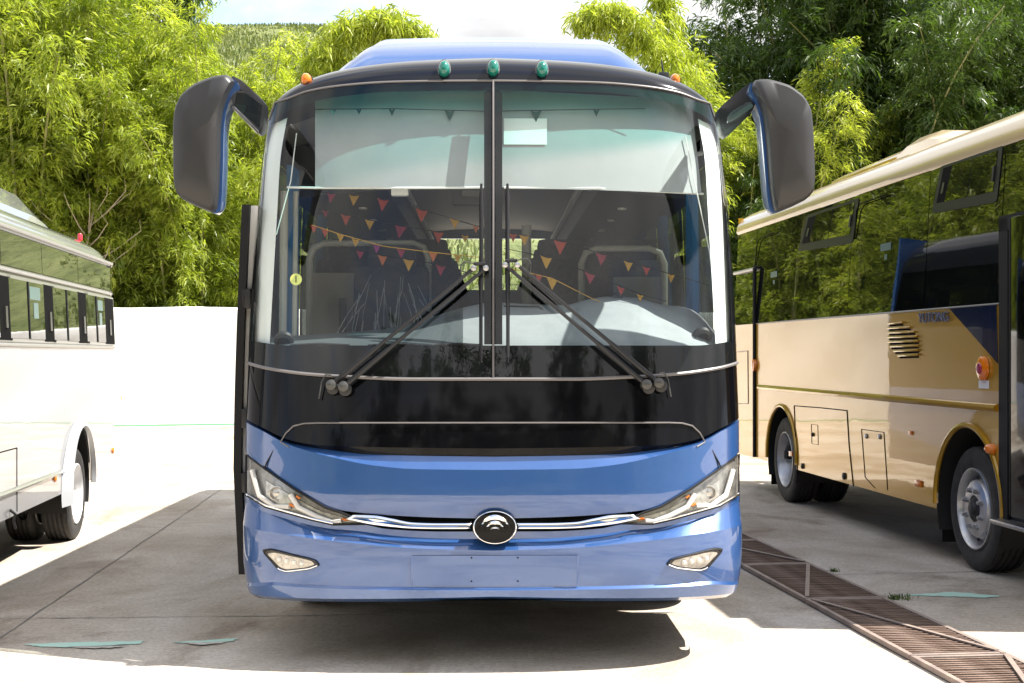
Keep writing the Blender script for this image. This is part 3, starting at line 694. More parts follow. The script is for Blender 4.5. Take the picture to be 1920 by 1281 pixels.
for s in (-1, 1):
    def edge(z): return YF(z) + BB
    A1, A2 = 2.05, 6.6
    vf = side_skin(.72, LEN, .34, 1.14, [(A1, .46, .56), (A2, .46, .56)], s*1.25)
    P = [[(s*AW(z), edge(z) - .004, z), (s*1.25, .72, z)] for z in np.linspace(.34, 1.14, 9)]
    obj('side_panel', join(vf, grid(P)), 'blue', coach)
    P = [[(s*AW(z), min(edge(z), YR) - .004, z)] + [(s*(AW(z)), y, z) for y in (1.06, 1.3)] for z in np.linspace(1.14, ZS, 12)]
    obj('corner_pillar', grid(P), 'black', coach)
    bays = [(1.34, 2.5), (2.53, 3.9), (3.93, 5.3), (5.33, 6.7), (6.73, 8.1), (8.13, LEN-.1)]
    for y0, y1 in bays:
        obj('side_window', grid([[(s*AW(z), y0, z), (s*AW(z), y1, z)] for z in np.linspace(1.14, ZS, 8)]), 'tint_pane', coach)
        obj('window_pillar', grid([[(s*(AW(z)-.01), y1-.05, z), (s*(AW(z)-.01), y1+.08, z)] for z in np.linspace(1.14, ZS, 8)]), 'black', coach)
    for A in (A1, A2):
        obj('wheel_well', wheel_well(A, .46, .56, s*1.248, s*.80), 'under', coach)
    wheel(coach, (s*1.05, A1, .475), .475, .27, s)
    wheel(coach, (s*1.08, A2, .475), .475, .27, s, dish=True)
obj('tail', join(grid([[(x, LEN - .02*abs(x), z) for x in np.linspace(-1.25, 1.25, 9)] for z in (.34, .8, 1.3, 1.75)]), box((-1.25, LEN-.05, 2.76), (1.25, LEN, 2.98)), box((-1.25, LEN-.06, 1.74), (1.25, LEN, 2.2)), box((-1.25, LEN-.06, 2.19), (-.6, LEN, 2.77)), box((.6, LEN-.06, 2.19), (1.25, LEN, 2.77))), 'blue', coach)
obj('rear_window', grid([[(-.6, LEN-.02, 2.2), (.6, LEN-.02, 2.2)], [(-.6, LEN-.04, 2.76), (.6, LEN-.04, 2.76)]]), 'lens', coach)
obj('underbody', join(box((-1.0, .5, .40), (1.0, 1.45, .52)), box((-.75, 1.4, .38), (.75, 7.3, .6)), box((-1.2, 2.7, .40), (1.2, 5.95, .5)), box((-1.2, 7.2, .40), (1.2, 8.8, .5)), box((-.9, 1.97, .42), (.9, 2.12, .55))), 'under', coach, smooth=False)
obj('front_undertray', grid([[(x*AW(.33)*.985, fsurf(x*AW(.33)*.985, .33) - .01, .335), (x*1.2, .62, .36), (x*1.2, 1.46, .41)] for x in XR]), 'under', coach)
# roof fairing (air-conditioning housing)
rings = []
for y, hw, z, k in ((.90, .92, 2.97, .3), (.98, .93, 3.07, .6), (1.10, .92, 3.16, .7), (1.26, .90, 3.24, .8), (1.5, .875, 3.325, .83), (1.8, .86, 3.37, .84), (3.6, .84, 3.36, .84), (4.1, .74, 3.2, .8), (4.3, .7, 3.02, .6)):
    ring = []
    for i in range(49):
        u = 1 - 2*i/48; x = hw*1.03*math.copysign(1 - (1 - abs(u))**1.3, u); e = min((hw*1.03 - abs(x))/.30, 1)
        ring.append((x, y, 2.93 + (z - 2.93)*(.93*math.sin(e*PI/2)**.9 + .07*(1 - (x/hw)**2) if e > 0 else 0)))
    rings.append(ring)
obj('roof_fairing', loft(rings, True, True, False), 'blue', coach, angle=40)
# lamps on the cap
def cap_point(px, py):
    best = min(((p - BF.at_y(px, py, p.y)).length, p) for col in CAP for p in col[:11]); return best[1]
for px in (832, 923, 1013):
    p = cap_point(px, 133); b = obj('marker_lamp_base', xform(lathe([(0, .055), (.012, .053), (.018, .040), (.018, .0001)], 20, 'y'), Matrix.Translation(p) @ Matrix.Diagonal((.62, -1, 1.0, 1))), 'grey_seal', coach)
    rings = [[(p.x + math.cos(a)*.030*k, p.y - .016 - h, p.z - .004 + math.sin(a)*.042*k*(1.15 if math.sin(a) > 0 else .9)) for a in np.linspace(0, 2*PI, 18, False)] for k, h in ((1, 0), (.97, .018), (.8, .036), (.5, .046), (.1, .049))]
    obj('green_marker_lens', loft(rings), 'green_lens', b)
for px, py in ((577, 147), (1266, 152)):
    p = cap_point(px, py); s = 1 if px > 960 else -1
    b = obj('marker_lamp_base', xform(lathe([(0, .042), (.02, .040), (.02, .0001)], 18, 'y'), Matrix.Translation(p) @ Matrix.Diagonal((.8, -1, .9, 1))), 'plastic', coach)
    rings = [[(p.x + math.cos(a)*.028*k, p.y - .02 - h, p.z + math.sin(a)*.034*k) for a in np.linspace(0, 2*PI, 18, False)] for k, h in ((1, 0), (.97, .02), (.75, .038), (.4, .045), (.08, .047))]
    obj('amber_marker_lens', loft(rings), 'amber', b)
p = BF.at_y(1244, 138, 1.3); obj('aerial', join(tube([p, p + Vector((-.012, 0, .075))], [.006, .003], 6), box(p - Vector((.03, .03, .06)), p + Vector((.03, .03, .004)), .008)), 'plastic', coach)

# chrome moulding with emblem
for s in (-1, 1):
    ea = [(s*d, y) for d, y in ((38, 981), (100, 981), (150, 979.5), (190, 972), (225, 966), (262, 965))]
    eb = [(s*d, y) for d, y in ((38, 992), (100, 992), (150, 991), (190, 988), (225, 984), (276, 973))]
    va, fa_ = pp(ea, eb, -.012, 3, 24); va = [Vector((p.x, p.y + (-.006 if i % 4 < 2 else .006), p.z)) for i, p in enumerate(va)]
    ob = obj('chrome_strip', (va, fa_), 'chrome', coach)
    md = ob.modifiers.new('s', 'SOLIDIFY'); md.thickness = .012; md.offset = 0
def ell(rx, ry, n=40, cx=0, cz=0): return [(cx + rx*math.cos(a), cz + ry*math.sin(a)) for a in np.linspace(0, 2*PI, n, False)]
ec = fp(928, 988, -.02); k = ec.y + D0; k = (ec.y + D0)/F
def ering(rx, ry, y): return [(ec.x + u*k, y, ec.z + w*k) for u, w in ell(rx, ry)]
em = obj('emblem', loft([ering(42, 32, .06), ering(42, 32, -.030), ering(40, 30.3, -.034), ering(20, 15, -.036)]), 'black', coach)
obj('emblem_ring', loft([ering(40.8, 31, -.030), ering(40.6, 30.8, -.040), ering(39.4, 29.6, -.042), ering(38.0, 28.4, -.038), ering(37.8, 28.2, -.030)], False, False), 'chrome', em)
for rx, ro, ri in ((30.5, 35.0, 26.5), (20.6, 24.0, 17.0), (12.8, 14.2, 9.4)):
    n = 24; P = []
    for i in range(n + 1):
        a = PI*i/n; P.append([(ec.x + rx*math.cos(a)*k, -.0375, ec.z + (ro*math.sin(a) - 11.5)*k), (ec.x + rx*.99*math.cos(a)*k, -.044, ec.z + ((ro*.6+ri*.4)*math.sin(a) - 11.5)*k), (ec.x + rx*.97*math.cos(a)*k, -.0375, ec.z + (ri*math.sin(a) - 11.5)*k)])
    obj('emblem_arc', grid(P), 'chrome', em)

# headlamps and fog lamps
for s in (-1, 1):
    top = [(s*d, y) for d, y in ((462, 853), (425, 880), (375, 915), (315, 951), (285, 961), (242, 979))]
    bot = [(s*d, y) for d, y in ((462, 928), (425, 950), (382, 962), (340, 974), (300, 983), (240, 982))]
    hl = obj('headlamp', pp(top, bot, .034, 8, 24), 'dark_lamp', coach)
    obj('lens', pp(top, bot, -.004, 6, 24), 'lens', hl)
    mid = lambda a, b, v: [(p[0]*(1-v)+q[0]*v, p[1]*(1-v)+q[1]*v) for p, q in zip(a, b)]
    obj('reflector', pp(mid(top, bot, .30)[1:], mid(top, bot, .92)[1:], .028, 6, 20), 'reflector', hl)
    obj('bezel', tube([sp(*p, -.004) for p in top + bot[::-1]], .006, 6, closed=True), 'rubber', hl)
    obj('chrome_edge', tube([sp(p[0], p[1]-2, -.007) for p in bot[:-1]], .004, 6), 'chrome', hl)
    for pl in (((450.5, 882), (444, 906), (437, 929), (410, 949), (381, 950)), ((379.5, 927), (365, 951), (330, 969), (302, 979), (285, 977))):
        obj('light_guide', tube([sp(s*d, y, .010) for d, y in pl], .013, 8), 'led', hl)
    for pl, m in ((((372, 949), (382, 945)), 'amber'), (((283, 973), (272, 975)), 'amber'), (((362, 934), (368, 930)), 'amber')):
        obj('amber_bulb', tube([sp(s*d, y, .014) for d, y in pl], .006, 8), m, hl)
    c = sp(s*405, 924, .035)
    obj('projector', lathe([(.0, .036), (-.016, .036), (-.018, .031), (-.006, .028), (-.012, .018), (-.017, .008), (-.018, .0001)], 24, 'y', c), 'reflector', hl)
    c = sp(s*350, 950, .035)
    fo = rounded([(s*d, y) for d, y in ((431, 1033), (415, 1030), (335, 1050), (327, 1059), (345, 1066), (388, 1071), (402, 1066))], .22)
    cf = (sum(p[0] for p in fo)/len(fo), sum(p[1] for p in fo)/len(fo))
    big = [(cf[0]+(p[0]-cf[0])*1.06, cf[1]+(p[1]-cf[1])*1.12) for p in fo]; ins = [(cf[0]+(p[0]-cf[0])*.86, cf[1]+(p[1]-cf[1])*.78) for p in fo]
    fg = obj('fog_lamp', spoly(big, -.036, sub=1), 'plastic', coach)
    obj('rim', tube([sp(*p, -.038) for p in fo], .005, 6, closed=True), 'rubber', fg)
    obj('reflector', spoly(ins, -.037, sub=1), 'reflector', fg)
    for d, y in ((400, 1048), (386, 1051), (372, 1054), (358, 1056)):
        c = sp(s*d, y, -.038); obj('led', lathe([(-.006, .0001), (-.005, .010), (.0, .013)], 12, 'y', c), 'led', fg)
    obj('lens', spoly(fo, -.044, sub=1), 'lens', fg)
    # chrome sill under the lens
    obj('sill', tube([sp(*p, -.046) for p in fo[int(len(fo)*.52):int(len(fo)*.95)]], .003, 6), 'chrome', fg)

# wipers
for s, (p1, p2), (q1, q2), bx in ((-1, ((621, 722), (644, 725)), ((888, 503), (911, 503)), 902.5), (1, ((1235, 718), (1212, 721)), ((970, 497), (947, 497)), 951.5)):
    w = empty('wiper', (0, 0, 0), 0, coach)
    for (a, b) in ((p1, q1), (p2, q2)):
        A0, B0 = fp(*a, -.055), fp(*b, -.06); n = 14
        pts = [fp(a[0]+(b[0]-a[0])*i/n, a[1]+(b[1]-a[1])*i/n, -.055 - .012*math.sin(PI*i/n)) for i in range(n+1)]
        obj('wiper_arm', tube(pts, [.013]*5 + [.009]*(n-4), 8), 'arm', w)
        obj('pivot', lathe([(.06, .026), (-.012, .026), (-.02, .024), (-.026, .014), (-.028, .0001)], 18, 'y', A0), 'greyframe', w)
        obj('arm_end', lathe([(.02, .014), (-.016, .014), (-.02, .0001)], 12, 'y', B0), 'steel', w)
        c0 = fp(a[0], a[1]+6, -.01); obj('pivot_base', lathe([(.03, .032), (-.02, .030), (-.025, .02), (-.025, .0001)], 18, 'y', c0 + Vector((s*0 + .01, 0, 0))), 'plastic', w)
    obj('blade_bracket', tube([fp(q1[0], q1[1]-8, -.05), fp(q2[0], q2[1]-8, -.05)], .009, 6), 'arm', w)
    obj('wiper_blade', tube([fp(bx + (.8 if i > 8 else 0)*s, 345 + 335*i/16, -.022) for i in range(17)], [.006] + [.0105]*6 + [.013]*3 + [.009]*6 + [.005], 6), 'rubber', w)
    obj('blade_spine', tube([fp(bx, 352 + 318*i/12, -.036) for i in range(13)], .0055, 6), 'arm', w)
    hx = p1[0] + s*10
    obj('washer_hose', tube([fp(p1[0], p1[1]-18, -.05), fp(hx, p1[1]-20, -.04), fp(hx + s*8, p1[1]-5, -.03), fp(hx + s*13, p1[1]+26, -.025)], .0035, 6), 'greyframe', w)
    obj('washer_hose', tube([fp(q1[0], q1[1]-9, -.055), fp(q1[0] + s*18, q1[1]-12, -.06), fp(q1[0] + s*25, q1[1]-2, -.06), fp(q1[0]+s*22, q1[1]+18, -.05)], .003, 6), 'greyframe', w)

# mirrors
def mirror(s):
    if s < 0:
        out = [(427, 140), (400, 144), (365, 158), (340, 180), (329, 205), (326, 240), (327, 340), (332, 364), (345, 376), (380, 392), (399, 398), (406, 390), (409, 360), (411, 300), (412, 240), (416, 205), (428, 172), (440, 152)]
        back = [(436, 148), (445, 152), (431, 178), (421, 206), (418, 240), (416, 320), (411, 385), (404, 402), (385, 398), (345, 383)]
        armp = [(434, 141), (452, 150), (498, 192), (492, 245), (482, 250), (440, 208), (432, 180)]; panel = [(446, 164), (492, 198), (487, 240), (440, 198)]
    else:
        out = [(1415, 150), (1440, 149), (1478, 160), (1505, 180), (1519, 205), (1523, 240), (1527, 335), (1524, 362), (1508, 377), (1470, 393), (1454, 397), (1449, 385), (1444, 350), (1437, 260), (1432, 215), (1422, 185), (1410, 165)]
        back = [(1413, 158), (1405, 165), (1421, 190), (1429, 216), (1433, 262), (1440, 352), (1445, 390), (1453, 402), (1470, 399), (1512, 384)]
        armp = [(1412, 152), (1396, 162), (1345, 205), (1354, 250), (1364, 256), (1408, 213), (1418, 190)]; panel = [(1404, 190), (1364, 215), (1362, 232), (1372, 228), (1412, 203)]
    y0 = .08
    def ring(pts, y, k=1.0, sh=(0, 0)):
        c = (sum(p[0] for p in pts)/len(pts), sum(p[1] for p in pts)/len(pts))
        return [BF.at_y(c[0]+(p[0]-c[0])*k+sh[0], c[1]+(p[1]-c[1])*(k if k > .9 else k*1.02)+sh[1], y0)*1 + Vector((0, y - y0, 0)) for p in pts]
    o2 = rounded(out, .25, 2)
    mr = obj('mirror', loft([ring(o2, y0 + .03, 1.0), ring(o2, y0, 1.0), ring(o2, y0 - .03, .985), ring(o2, y0 - .05, .95), ring(o2, y0 - .06, .90), ring(o2, y0 - .072, .6), ring(o2, y0 - .078, .3)], True, True), 'mirror_grey', coach, angle=40)
    # blue back shell, a little wider than the face towards the coach
    sh2 = [(p[0] - s*5, p[1] + 2.5) for p in o2]
    obj('back_shell', loft([ring(sh2, y0 + .03, 1.0), ring(sh2, y0 + .10, 1.0), ring(sh2, y0 + .2, .9)], True, True), 'blue', mr, angle=40)
    obj('mirror_glass', loft([ring(sh2, y0 + .201, .85), ring(sh2, y0 + .204, .85)], True, True), 'chrome', mr)
    a2 = rounded(armp, .2, 2)
    ya, yb = .10, .30
    def arm_pt(p, yy):
        v = min(1, abs(p[0] - armp[0][0]) / 66); return BF.at_y(p[0], p[1], y0 + .02 + v*.42) + Vector((0, yy, 0))
    obj('mirror_arm', loft([[arm_pt(p, 0) for p in a2], [arm_pt(p, .12) for p in a2]], True, True), 'arm', mr, angle=40)
    if s > 0: obj('arm_cover', loft([[arm_pt(p, -.002) for p in rounded(panel, .3)], [arm_pt(p, -.03) for p in rounded(panel, .3)]]), 'chrome', mr)
    else:
        obj('arm_cover', loft([[arm_pt(p, -.001) for p in panel], [arm_pt(p, -.006) for p in panel]]), 'darkglass', mr)
        obj('arm_edge', tube([arm_pt(p, -.01) for p in ((438, 202), (460, 224), (484, 249))], .008, 6), 'steel', mr)
mirror(-1); mirror(1)

# open entrance door, seen edge-on
zz = np.linspace(0, 1, 15); e0 = []; e1 = []
for v in zz:
    py = 385 + 690*v; px = 456 - 16*math.sin(min(v*1.25, 1)*PI/2) + (10*max(0, v-.72)/.28)
    e0.append((px, py))
def door_ring(dx0, dx1, y0, y1):
    R = []
    for (px, py) in e0:
        a = BF.at_y(px + dx0, py, .62); b = BF.at_y(px + dx1, py, .62)
        R.append([(a.x, y0, a.z), (b.x, y0, a.z), (b.x, y1, a.z), (a.x, y1, a.z)])
    return loft(R)
dr = obj('entrance_door', door_ring(1, 13, .62, 1.55), 'black', coach, smooth=False)
obj('rubber_edge', door_ring(0, 14, .58, .625), 'rubber', dr, smooth=False)
obj('inner_lining', door_ring(13.5, 27, .64, 1.52), 'trim', dr, smooth=False)
for py in (560, 785, 905):
    p = BF.at_y(e0[0][0] + 4, py, .6); obj('hinge', box(p + Vector((-.02, -.02, -.05)), p + Vector((.03, .05, .05)), .006), 'plastic', dr)

# ---- cabin
cb = coach
obj('cabin_floor', grid([[(-1.2, .45, .98), (1.2, .45, .98)], [(-1.2, LEN-.1, .98), (1.2, LEN-.1, .98)]]), 'carpet', cb)
obj('ceiling', grid([[(x, y, 2.86 - .10*abs(x)**3) for x in np.linspace(-1.16, 1.16, 13)] for y in (.95, 3, 6, LEN-.1)]), 'cabin', cb)
for s in (-1, 1):
    # ivory lining of the corner pillar behind the glass
    e1 = [(s*d, y) for d, y in ((385, 222), (398, 300), (404, 400), (411, 520), (418, 646))]; e2 = [(s*d, y) for d, y in ((424, 240), (434, 320), (440, 420), (446, 530), (452, 646))]
    obj('pillar_lining', pp(e1, e2, .045, 4, 20), 'trim', cb)
    # luggage rack with reading lamps
    rk = [(s*1.17, 2.72), (s*.58, 2.66), (s*.56, 2.56), (s*.62, 2.46), (s*1.17, 2.40)]
    rack = obj('luggage_rack', loft([[(x, y, z) for x, z in rk] for y in (1.6, LEN-.2)]), 'cabin_dark', cb)
    obj('rack_rail', tube([(s*.54, 1.5, 2.53), (s*.54, LEN-.3, 2.53)], .022, 8), 'trim', rack)
    for i in range(6):
        obj('reading_lamp', lathe([(0, .03), (-.012, .028), (-.014, .0001)], 14, 'z', (s*.82, 2.3 + i*.8, 2.425)), 'led', rack)
    for i in range(6):
        y = 1.2 + i*1.37; n = 15
        cr = [(s*(1.12 + .022*math.cos(j*2.1)), y + .30*j/n, 0) for j in range(n+1)]
        obj('curtain', grid([[(p[0] - s*.0, p[1] - .05*(1-v), 1.35 + 1.2*v) for p in cr] for v in (0, .25, .5, .75, 1)]), 'curtain', cb)
def seat_mesh():
    bk = xform(box((-.22, -.06, 0), (.22, .06, .72), .045), Matrix.Translation((0, .22, .42)) @ Matrix.Rotation(-.20, 4, 'X'))
    hd = xform(box((-.15, -.05, .70), (.15, .05, .86), .04), Matrix.Translation((0, .22, .42)) @ Matrix.Rotation(-.20, 4, 'X'))
    cu = box((-.23, -.28, .34), (.23, .24, .46), .045); ba = box((-.18, -.2, 0), (.18, .2, .34), .01)
    return join(bk, hd, cu, ba)
sm = obj('seat', seat_mesh(), 'seat', cb); sm.location = (-.92, 2.15, .98)
first = True
for r in range(7):
    for x in (-.92, -.44, .44, .92):
        if first: first = False; continue
        o = bpy.data.objects.new('seat', sm.data); o.location = (x, 2.15 + r*.86, .98); link(o, cb)
# courier seat wrapped in clear plastic
o = obj('courier_seat', xform(seat_mesh(), Matrix.Diagonal((1.0, 1, .88, 1))), 'seat', cb); p = BF.at_y(728, 560, 1.35); o.location = (p.x, 1.30, 1.02)
wr = []
for i in range(46):
    u, w_ = random.uniform(-.22, .22), random.uniform(-.09, .09); z0 = random.uniform(1.55, 1.98); z1 = z0 - random.uniform(.15, .5)
    wr.append(tube([(p.x + u*.8, 1.36 + (z0 - 1.6)*.18, z0), (p.x + u + w_*.4, 1.30 + (z0 - 1.7)*.18, (z0+z1)/2), (p.x + u*1.05 + w_, 1.24, max(z1, 1.42))], random.uniform(.0008, .002), 4))
obj('plastic_wrap', join(*wr), 'paper', cb)  # white threads draw the glints along creases of the clear wrap
# partition rails and panels
def rail(px0, px1, pytop, pybot, y, r=.02):
    a, b, c, d = BF.at_y(px0, pybot, y), BF.at_y(px0, pytop, y), BF.at_y(px1, pytop, y), BF.at_y(px1, pybot, y); k = .09
    pts = [a, b - Vector((0, 0, k)), b + Vector((k*.3, 0, -k*.3)), b + Vector((k, 0, 0)), c - Vector((k, 0, 0)), c + Vector((-k*.3, 0, -k*.3)), c - Vector((0, 0, k)), d]
    return tube(pts, r, 10)
obj('partition_rail', rail(580, 803, 456, 640, 1.75), 'rail', cb)
obj('partition_rail', rail(1090, 1246, 466, 640, 1.75), 'rail', cb)
a, b = BF.at_y(586, 640, 1.78), BF.at_y(672, 512, 1.78); obj('partition_panel', box((a.x, 1.77, 1.0), (b.x, 1.80, b.z), .004), 'beige', cb)
a, b = BF.at_y(1150, 640, 1.78), BF.at_y(1244, 520, 1.78); obj('partition_panel', box((a.x, 1.77, 1.0), (b.x, 1.80, b.z), .004), 'beige', cb)
a = BF.at_y(642, 640, 1.6); obj('lever', box((a.x-.02, 1.6, 1.0), (a.x+.02, 1.64, a.z+.25), .008), 'plastic', cb)
for px, x1 in ((530, 8), (552, 6)):
    a, b = BF.at_y(px, 650, .95), BF.at_y(px + 3, 360, 1.05); obj('grab_pole', tube([a, b], .022 if px == 530 else .014, 10), 'rail', cb)
a = BF.at_y(985, 448, 2.4); obj('aisle_post', tube([(a.x, 2.1, .98), (a.x, 2.1, a.z), (a.x, 2.1, 2.3)], .03, 10), 'rail', cb)
a = BF.at_y(876, 367, 1.9); obj('roof_console', join(box((a.x-.09, 1.85, a.z-.06), (a.x+.10, 1.95, a.z+.05), .01)), 'plastic', cb)
obj('handset', box((a.x-.03, 1.82, a.z-.015), (a.x+.085, 1.852, a.z+.025), .008), 'cabin', cb)
a = BF.at_y(750, 357, .75); obj('dome_camera', join(box((a.x-.045, .72, a.z-.03), (a.x+.045, .78, a.z+.02), .008), lathe([(-.02, .012), (-.02, .0001)], 12, 'y', (a.x, .735, a.z-.005))), 'trim', cb)
# dashboard: top pad rising to an instrument hood on the driver's side
topc = curve([(500, 632), (560, 629), (690, 620), (760, 610), (830, 588), (880, 574), (930, 567), (1000, 571), (1060, 572), (1100, 562), (1140, 556), (1190, 558), (1235, 570), (1290, 578), (1330, 606), (1350, 640)])
P = []
for i in range(61):
    px = 498 + 854*i/60; f0 = fp(px, 650, .05); yb = f0.y + .42 + .18*math.cos((px-925)/460*1.3); t1 = BF.at_y(px, topc(px), yb); col = []
    for j in range(10):
        v = j/9; z = f0.z + (t1.z - f0.z)*math.sin(v*PI/2)**1.1; col.append((f0.x*(1-v) + t1.x*v, f0.y + (yb - f0.y)*v, z))
    col.append((t1.x, yb + .04, t1.z - .03)); col.append((t1.x, yb + .05, 1.0)); P.append(col)
obj('dashboard', grid(P[26:]), 'dash', cb, angle=50); obj('dashboard', grid(P[:27]), 'dash_dark', cb, angle=50)
obj('dash_lid_seam', tube([BF.at_y(px, py, y) for px, py, y in ((945, 574, .62), (1010, 575, .62), (1028, 590, .56), (1033, 605, .48), (1025, 612, .43))], .004, 6), 'ink', cb)
for px, py in ((1316, 628), (533, 636)):
    p = fp(px, py, .13); obj('air_nozzle', xform(lathe([(0, .05), (-.02, .05), (-.03, .035), (-.015, .03), (-.015, .0001)], 20, 'y'), Matrix.Translation(p) @ Matrix.Rotation(.7, 4, 'X')), 'plastic', cb)
p = BF.at_y(1155, 565, .75); obj('dash_camera', lathe([(.03, .035), (-.01, .042), (-.05, .036), (-.06, .018), (-.06, .0001)], 18, 'y', p), 'plastic', cb)
for a0, a1 in ((545, 655), (690, 790), (815, 905)):
    obj('wiper_tray', tube([fp(a0, 648, .02), fp((a0+a1)/2, 645, .02), fp(a1, 648, .02)], .007, 6), 'plastic', cb)
# roller blinds
bl = obj('roller_blind', pp([(-333, 168), (-333, 352)], [(-12, 168), (-12, 352)], .10, 16, 10), 'blind', cb)
obj('blind_rod', tube([sp(-385, 352, .10), sp(-333, 353, .10), sp(-170, 353, .10), sp(-18, 352, .10)], .006, 6), 'trim', bl)
br = obj('roller_blind', pp([(12, 168), (12, 351)], [(372, 186), (392, 362)], .10, 16, 10), 'blind', cb)
obj('blind_rod', tube([sp(20, 352, .10), sp(200, 353, .10), sp(395, 363, .10)], .006, 6), 'trim', br)
obj('blind_cord', tube([fp(556, 250, .08), fp(545, 340, .08), fp(518, 440, .08)], .003, 5), 'trim', bl)
obj('blind_cord', tube([fp(1285, 255, .08), fp(1300, 330, .08), fp(1330, 470, .08), fp(1342, 560, .08)], .003, 5), 'trim', br)
p0 = BF.at_y(1245, 318, .75); obj('inner_mirror', box(p0 + Vector((-.13, -.01, -.09)), p0 + Vector((.13, .03, .09)), .02), 'trim', cb)
obj('inner_mirror_arm', tube([p0 + Vector((-.02, 0, .03)), p0 + Vector((.02, 0, .08)), BF.at_y(1300, 290, .75), BF.at_y(1316, 288, .78)], .011, 8), 'trim', cb)
a = fp(985, 248, .095); obj('notice_card', pp([(20, 222), (20, 271)], [(101, 222), (101, 271)], .094, 4, 4), 'trim', cb)
# round number sticker on the glass
p = fp(555, 524, .004); st = obj('number_sticker', lathe([(-.001, .0001), (-.001, .029), (.001, .029)], 28, 'y', p), 'sticker', cb)
tm = text_mesh('1', .05, .0004); obj('numeral', xform(tm, Matrix.Translation(p + Vector((0, -.0022, -.001))) @ Matrix.Rotation(PI/2, 4, 'X') @ Matrix.Shear('XY', 4, (.25, 0))), 'ink', st, smooth=False)

# ---------------------------------------------------------------- bunting modelled inside the cabin in place of its reflection in the windscreen
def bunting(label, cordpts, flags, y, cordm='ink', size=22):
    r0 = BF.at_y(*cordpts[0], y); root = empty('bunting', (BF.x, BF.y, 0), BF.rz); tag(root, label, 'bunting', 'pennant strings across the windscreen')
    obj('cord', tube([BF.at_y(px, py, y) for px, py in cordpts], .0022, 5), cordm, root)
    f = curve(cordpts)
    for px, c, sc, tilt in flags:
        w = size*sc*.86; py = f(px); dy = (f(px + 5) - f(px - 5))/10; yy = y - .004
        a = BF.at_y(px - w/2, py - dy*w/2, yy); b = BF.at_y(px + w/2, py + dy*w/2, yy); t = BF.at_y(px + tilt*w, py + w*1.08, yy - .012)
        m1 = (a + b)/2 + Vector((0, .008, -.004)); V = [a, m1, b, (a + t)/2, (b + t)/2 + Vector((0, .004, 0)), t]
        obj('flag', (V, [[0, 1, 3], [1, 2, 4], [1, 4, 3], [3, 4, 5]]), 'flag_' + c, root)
bunting('top string of pennants above the left blind, with dark tips', [(590, 205), (735, 204), (915, 209), (1120, 205), (1210, 204)], [(625, 'tea', .7, 0), (673, 'tea', .7, 0), (735, 'tea', .9, 0), (843, 'tea', 1.3, 0), (915, 'pur', 1.0, 0), (1005, 'tea', 1.4, 0), (1118, 'tea', .9, 0)], .565, size=17)  # dark flags draw the shadows and reflections of pennants on the blinds
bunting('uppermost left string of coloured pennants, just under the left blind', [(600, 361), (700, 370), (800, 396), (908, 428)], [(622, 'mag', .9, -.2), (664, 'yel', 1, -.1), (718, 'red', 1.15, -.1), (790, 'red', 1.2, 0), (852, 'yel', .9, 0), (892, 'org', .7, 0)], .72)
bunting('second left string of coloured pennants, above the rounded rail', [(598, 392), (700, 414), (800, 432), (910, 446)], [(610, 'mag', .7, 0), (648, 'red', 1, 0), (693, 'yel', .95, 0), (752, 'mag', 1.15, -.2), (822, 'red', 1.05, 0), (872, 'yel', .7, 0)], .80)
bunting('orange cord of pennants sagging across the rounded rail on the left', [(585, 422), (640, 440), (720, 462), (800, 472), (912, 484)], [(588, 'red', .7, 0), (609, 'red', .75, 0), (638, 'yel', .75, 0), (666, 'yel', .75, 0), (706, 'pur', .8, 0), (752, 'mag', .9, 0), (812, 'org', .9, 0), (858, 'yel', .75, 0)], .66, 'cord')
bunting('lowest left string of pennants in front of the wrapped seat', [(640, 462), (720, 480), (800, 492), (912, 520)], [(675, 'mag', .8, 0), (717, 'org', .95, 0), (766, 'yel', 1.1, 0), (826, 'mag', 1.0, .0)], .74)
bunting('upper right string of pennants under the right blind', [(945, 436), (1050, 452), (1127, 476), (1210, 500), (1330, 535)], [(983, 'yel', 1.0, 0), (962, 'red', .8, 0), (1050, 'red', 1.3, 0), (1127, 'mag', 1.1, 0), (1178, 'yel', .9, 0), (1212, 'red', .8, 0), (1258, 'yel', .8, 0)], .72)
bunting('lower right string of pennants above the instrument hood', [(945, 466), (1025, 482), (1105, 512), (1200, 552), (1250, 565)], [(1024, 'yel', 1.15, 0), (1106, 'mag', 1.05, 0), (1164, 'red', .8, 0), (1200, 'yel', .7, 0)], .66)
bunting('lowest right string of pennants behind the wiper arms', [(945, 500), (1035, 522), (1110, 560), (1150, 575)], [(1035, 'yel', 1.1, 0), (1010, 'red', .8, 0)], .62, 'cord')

# ================================================================ GOLD BUS (right)
GF = Frame(3.165, 9.72, 0.09)
gold = empty('bus', (GF.x, GF.y, 0), GF.rz)
tag(gold, 'gold bus with black window band parked on the right, cut by the photo edge', 'bus')
def gp(px, py, x=-.003): return GF.at_x(px, py, x)
ZW, ZG, ZK, ZR = 1.83, 2.87, .37, 2.87
GS0, GS1 = -2.1, 6.75
gw = [gp(1822, 965), gp(1462, 878)]
W1, W2 = 0.12, 4.75; RW = .43
arch = [(W1, .44, .56), (W2, .44, .53)]
lean = lambda z: max(0, z - ZW)*.055        # window band leans in a little
obj('side_panel', side_skin(-.40, 5.75, ZK, ZW, arch, 0), 'gold', gold)
obj('side_panel', side_skin(5.79, GS1, ZK, ZW, [], 0), 'gold', gold)
obj('front_side_panel', side_skin(GS0, -1.35, ZK, ZW, [], 0), 'gold', gold)
wb = lambda s0, s1, z0=ZW+.004, z1=ZG, x=0.0: grid([[(lean(z) + x, s0, z), (lean(z) + x, s1, z)] for z in np.linspace(z0, z1, 6)])
cuts = [gp(p, 480).y for p in (1870, 1731, 1588, 1485, 1410)]
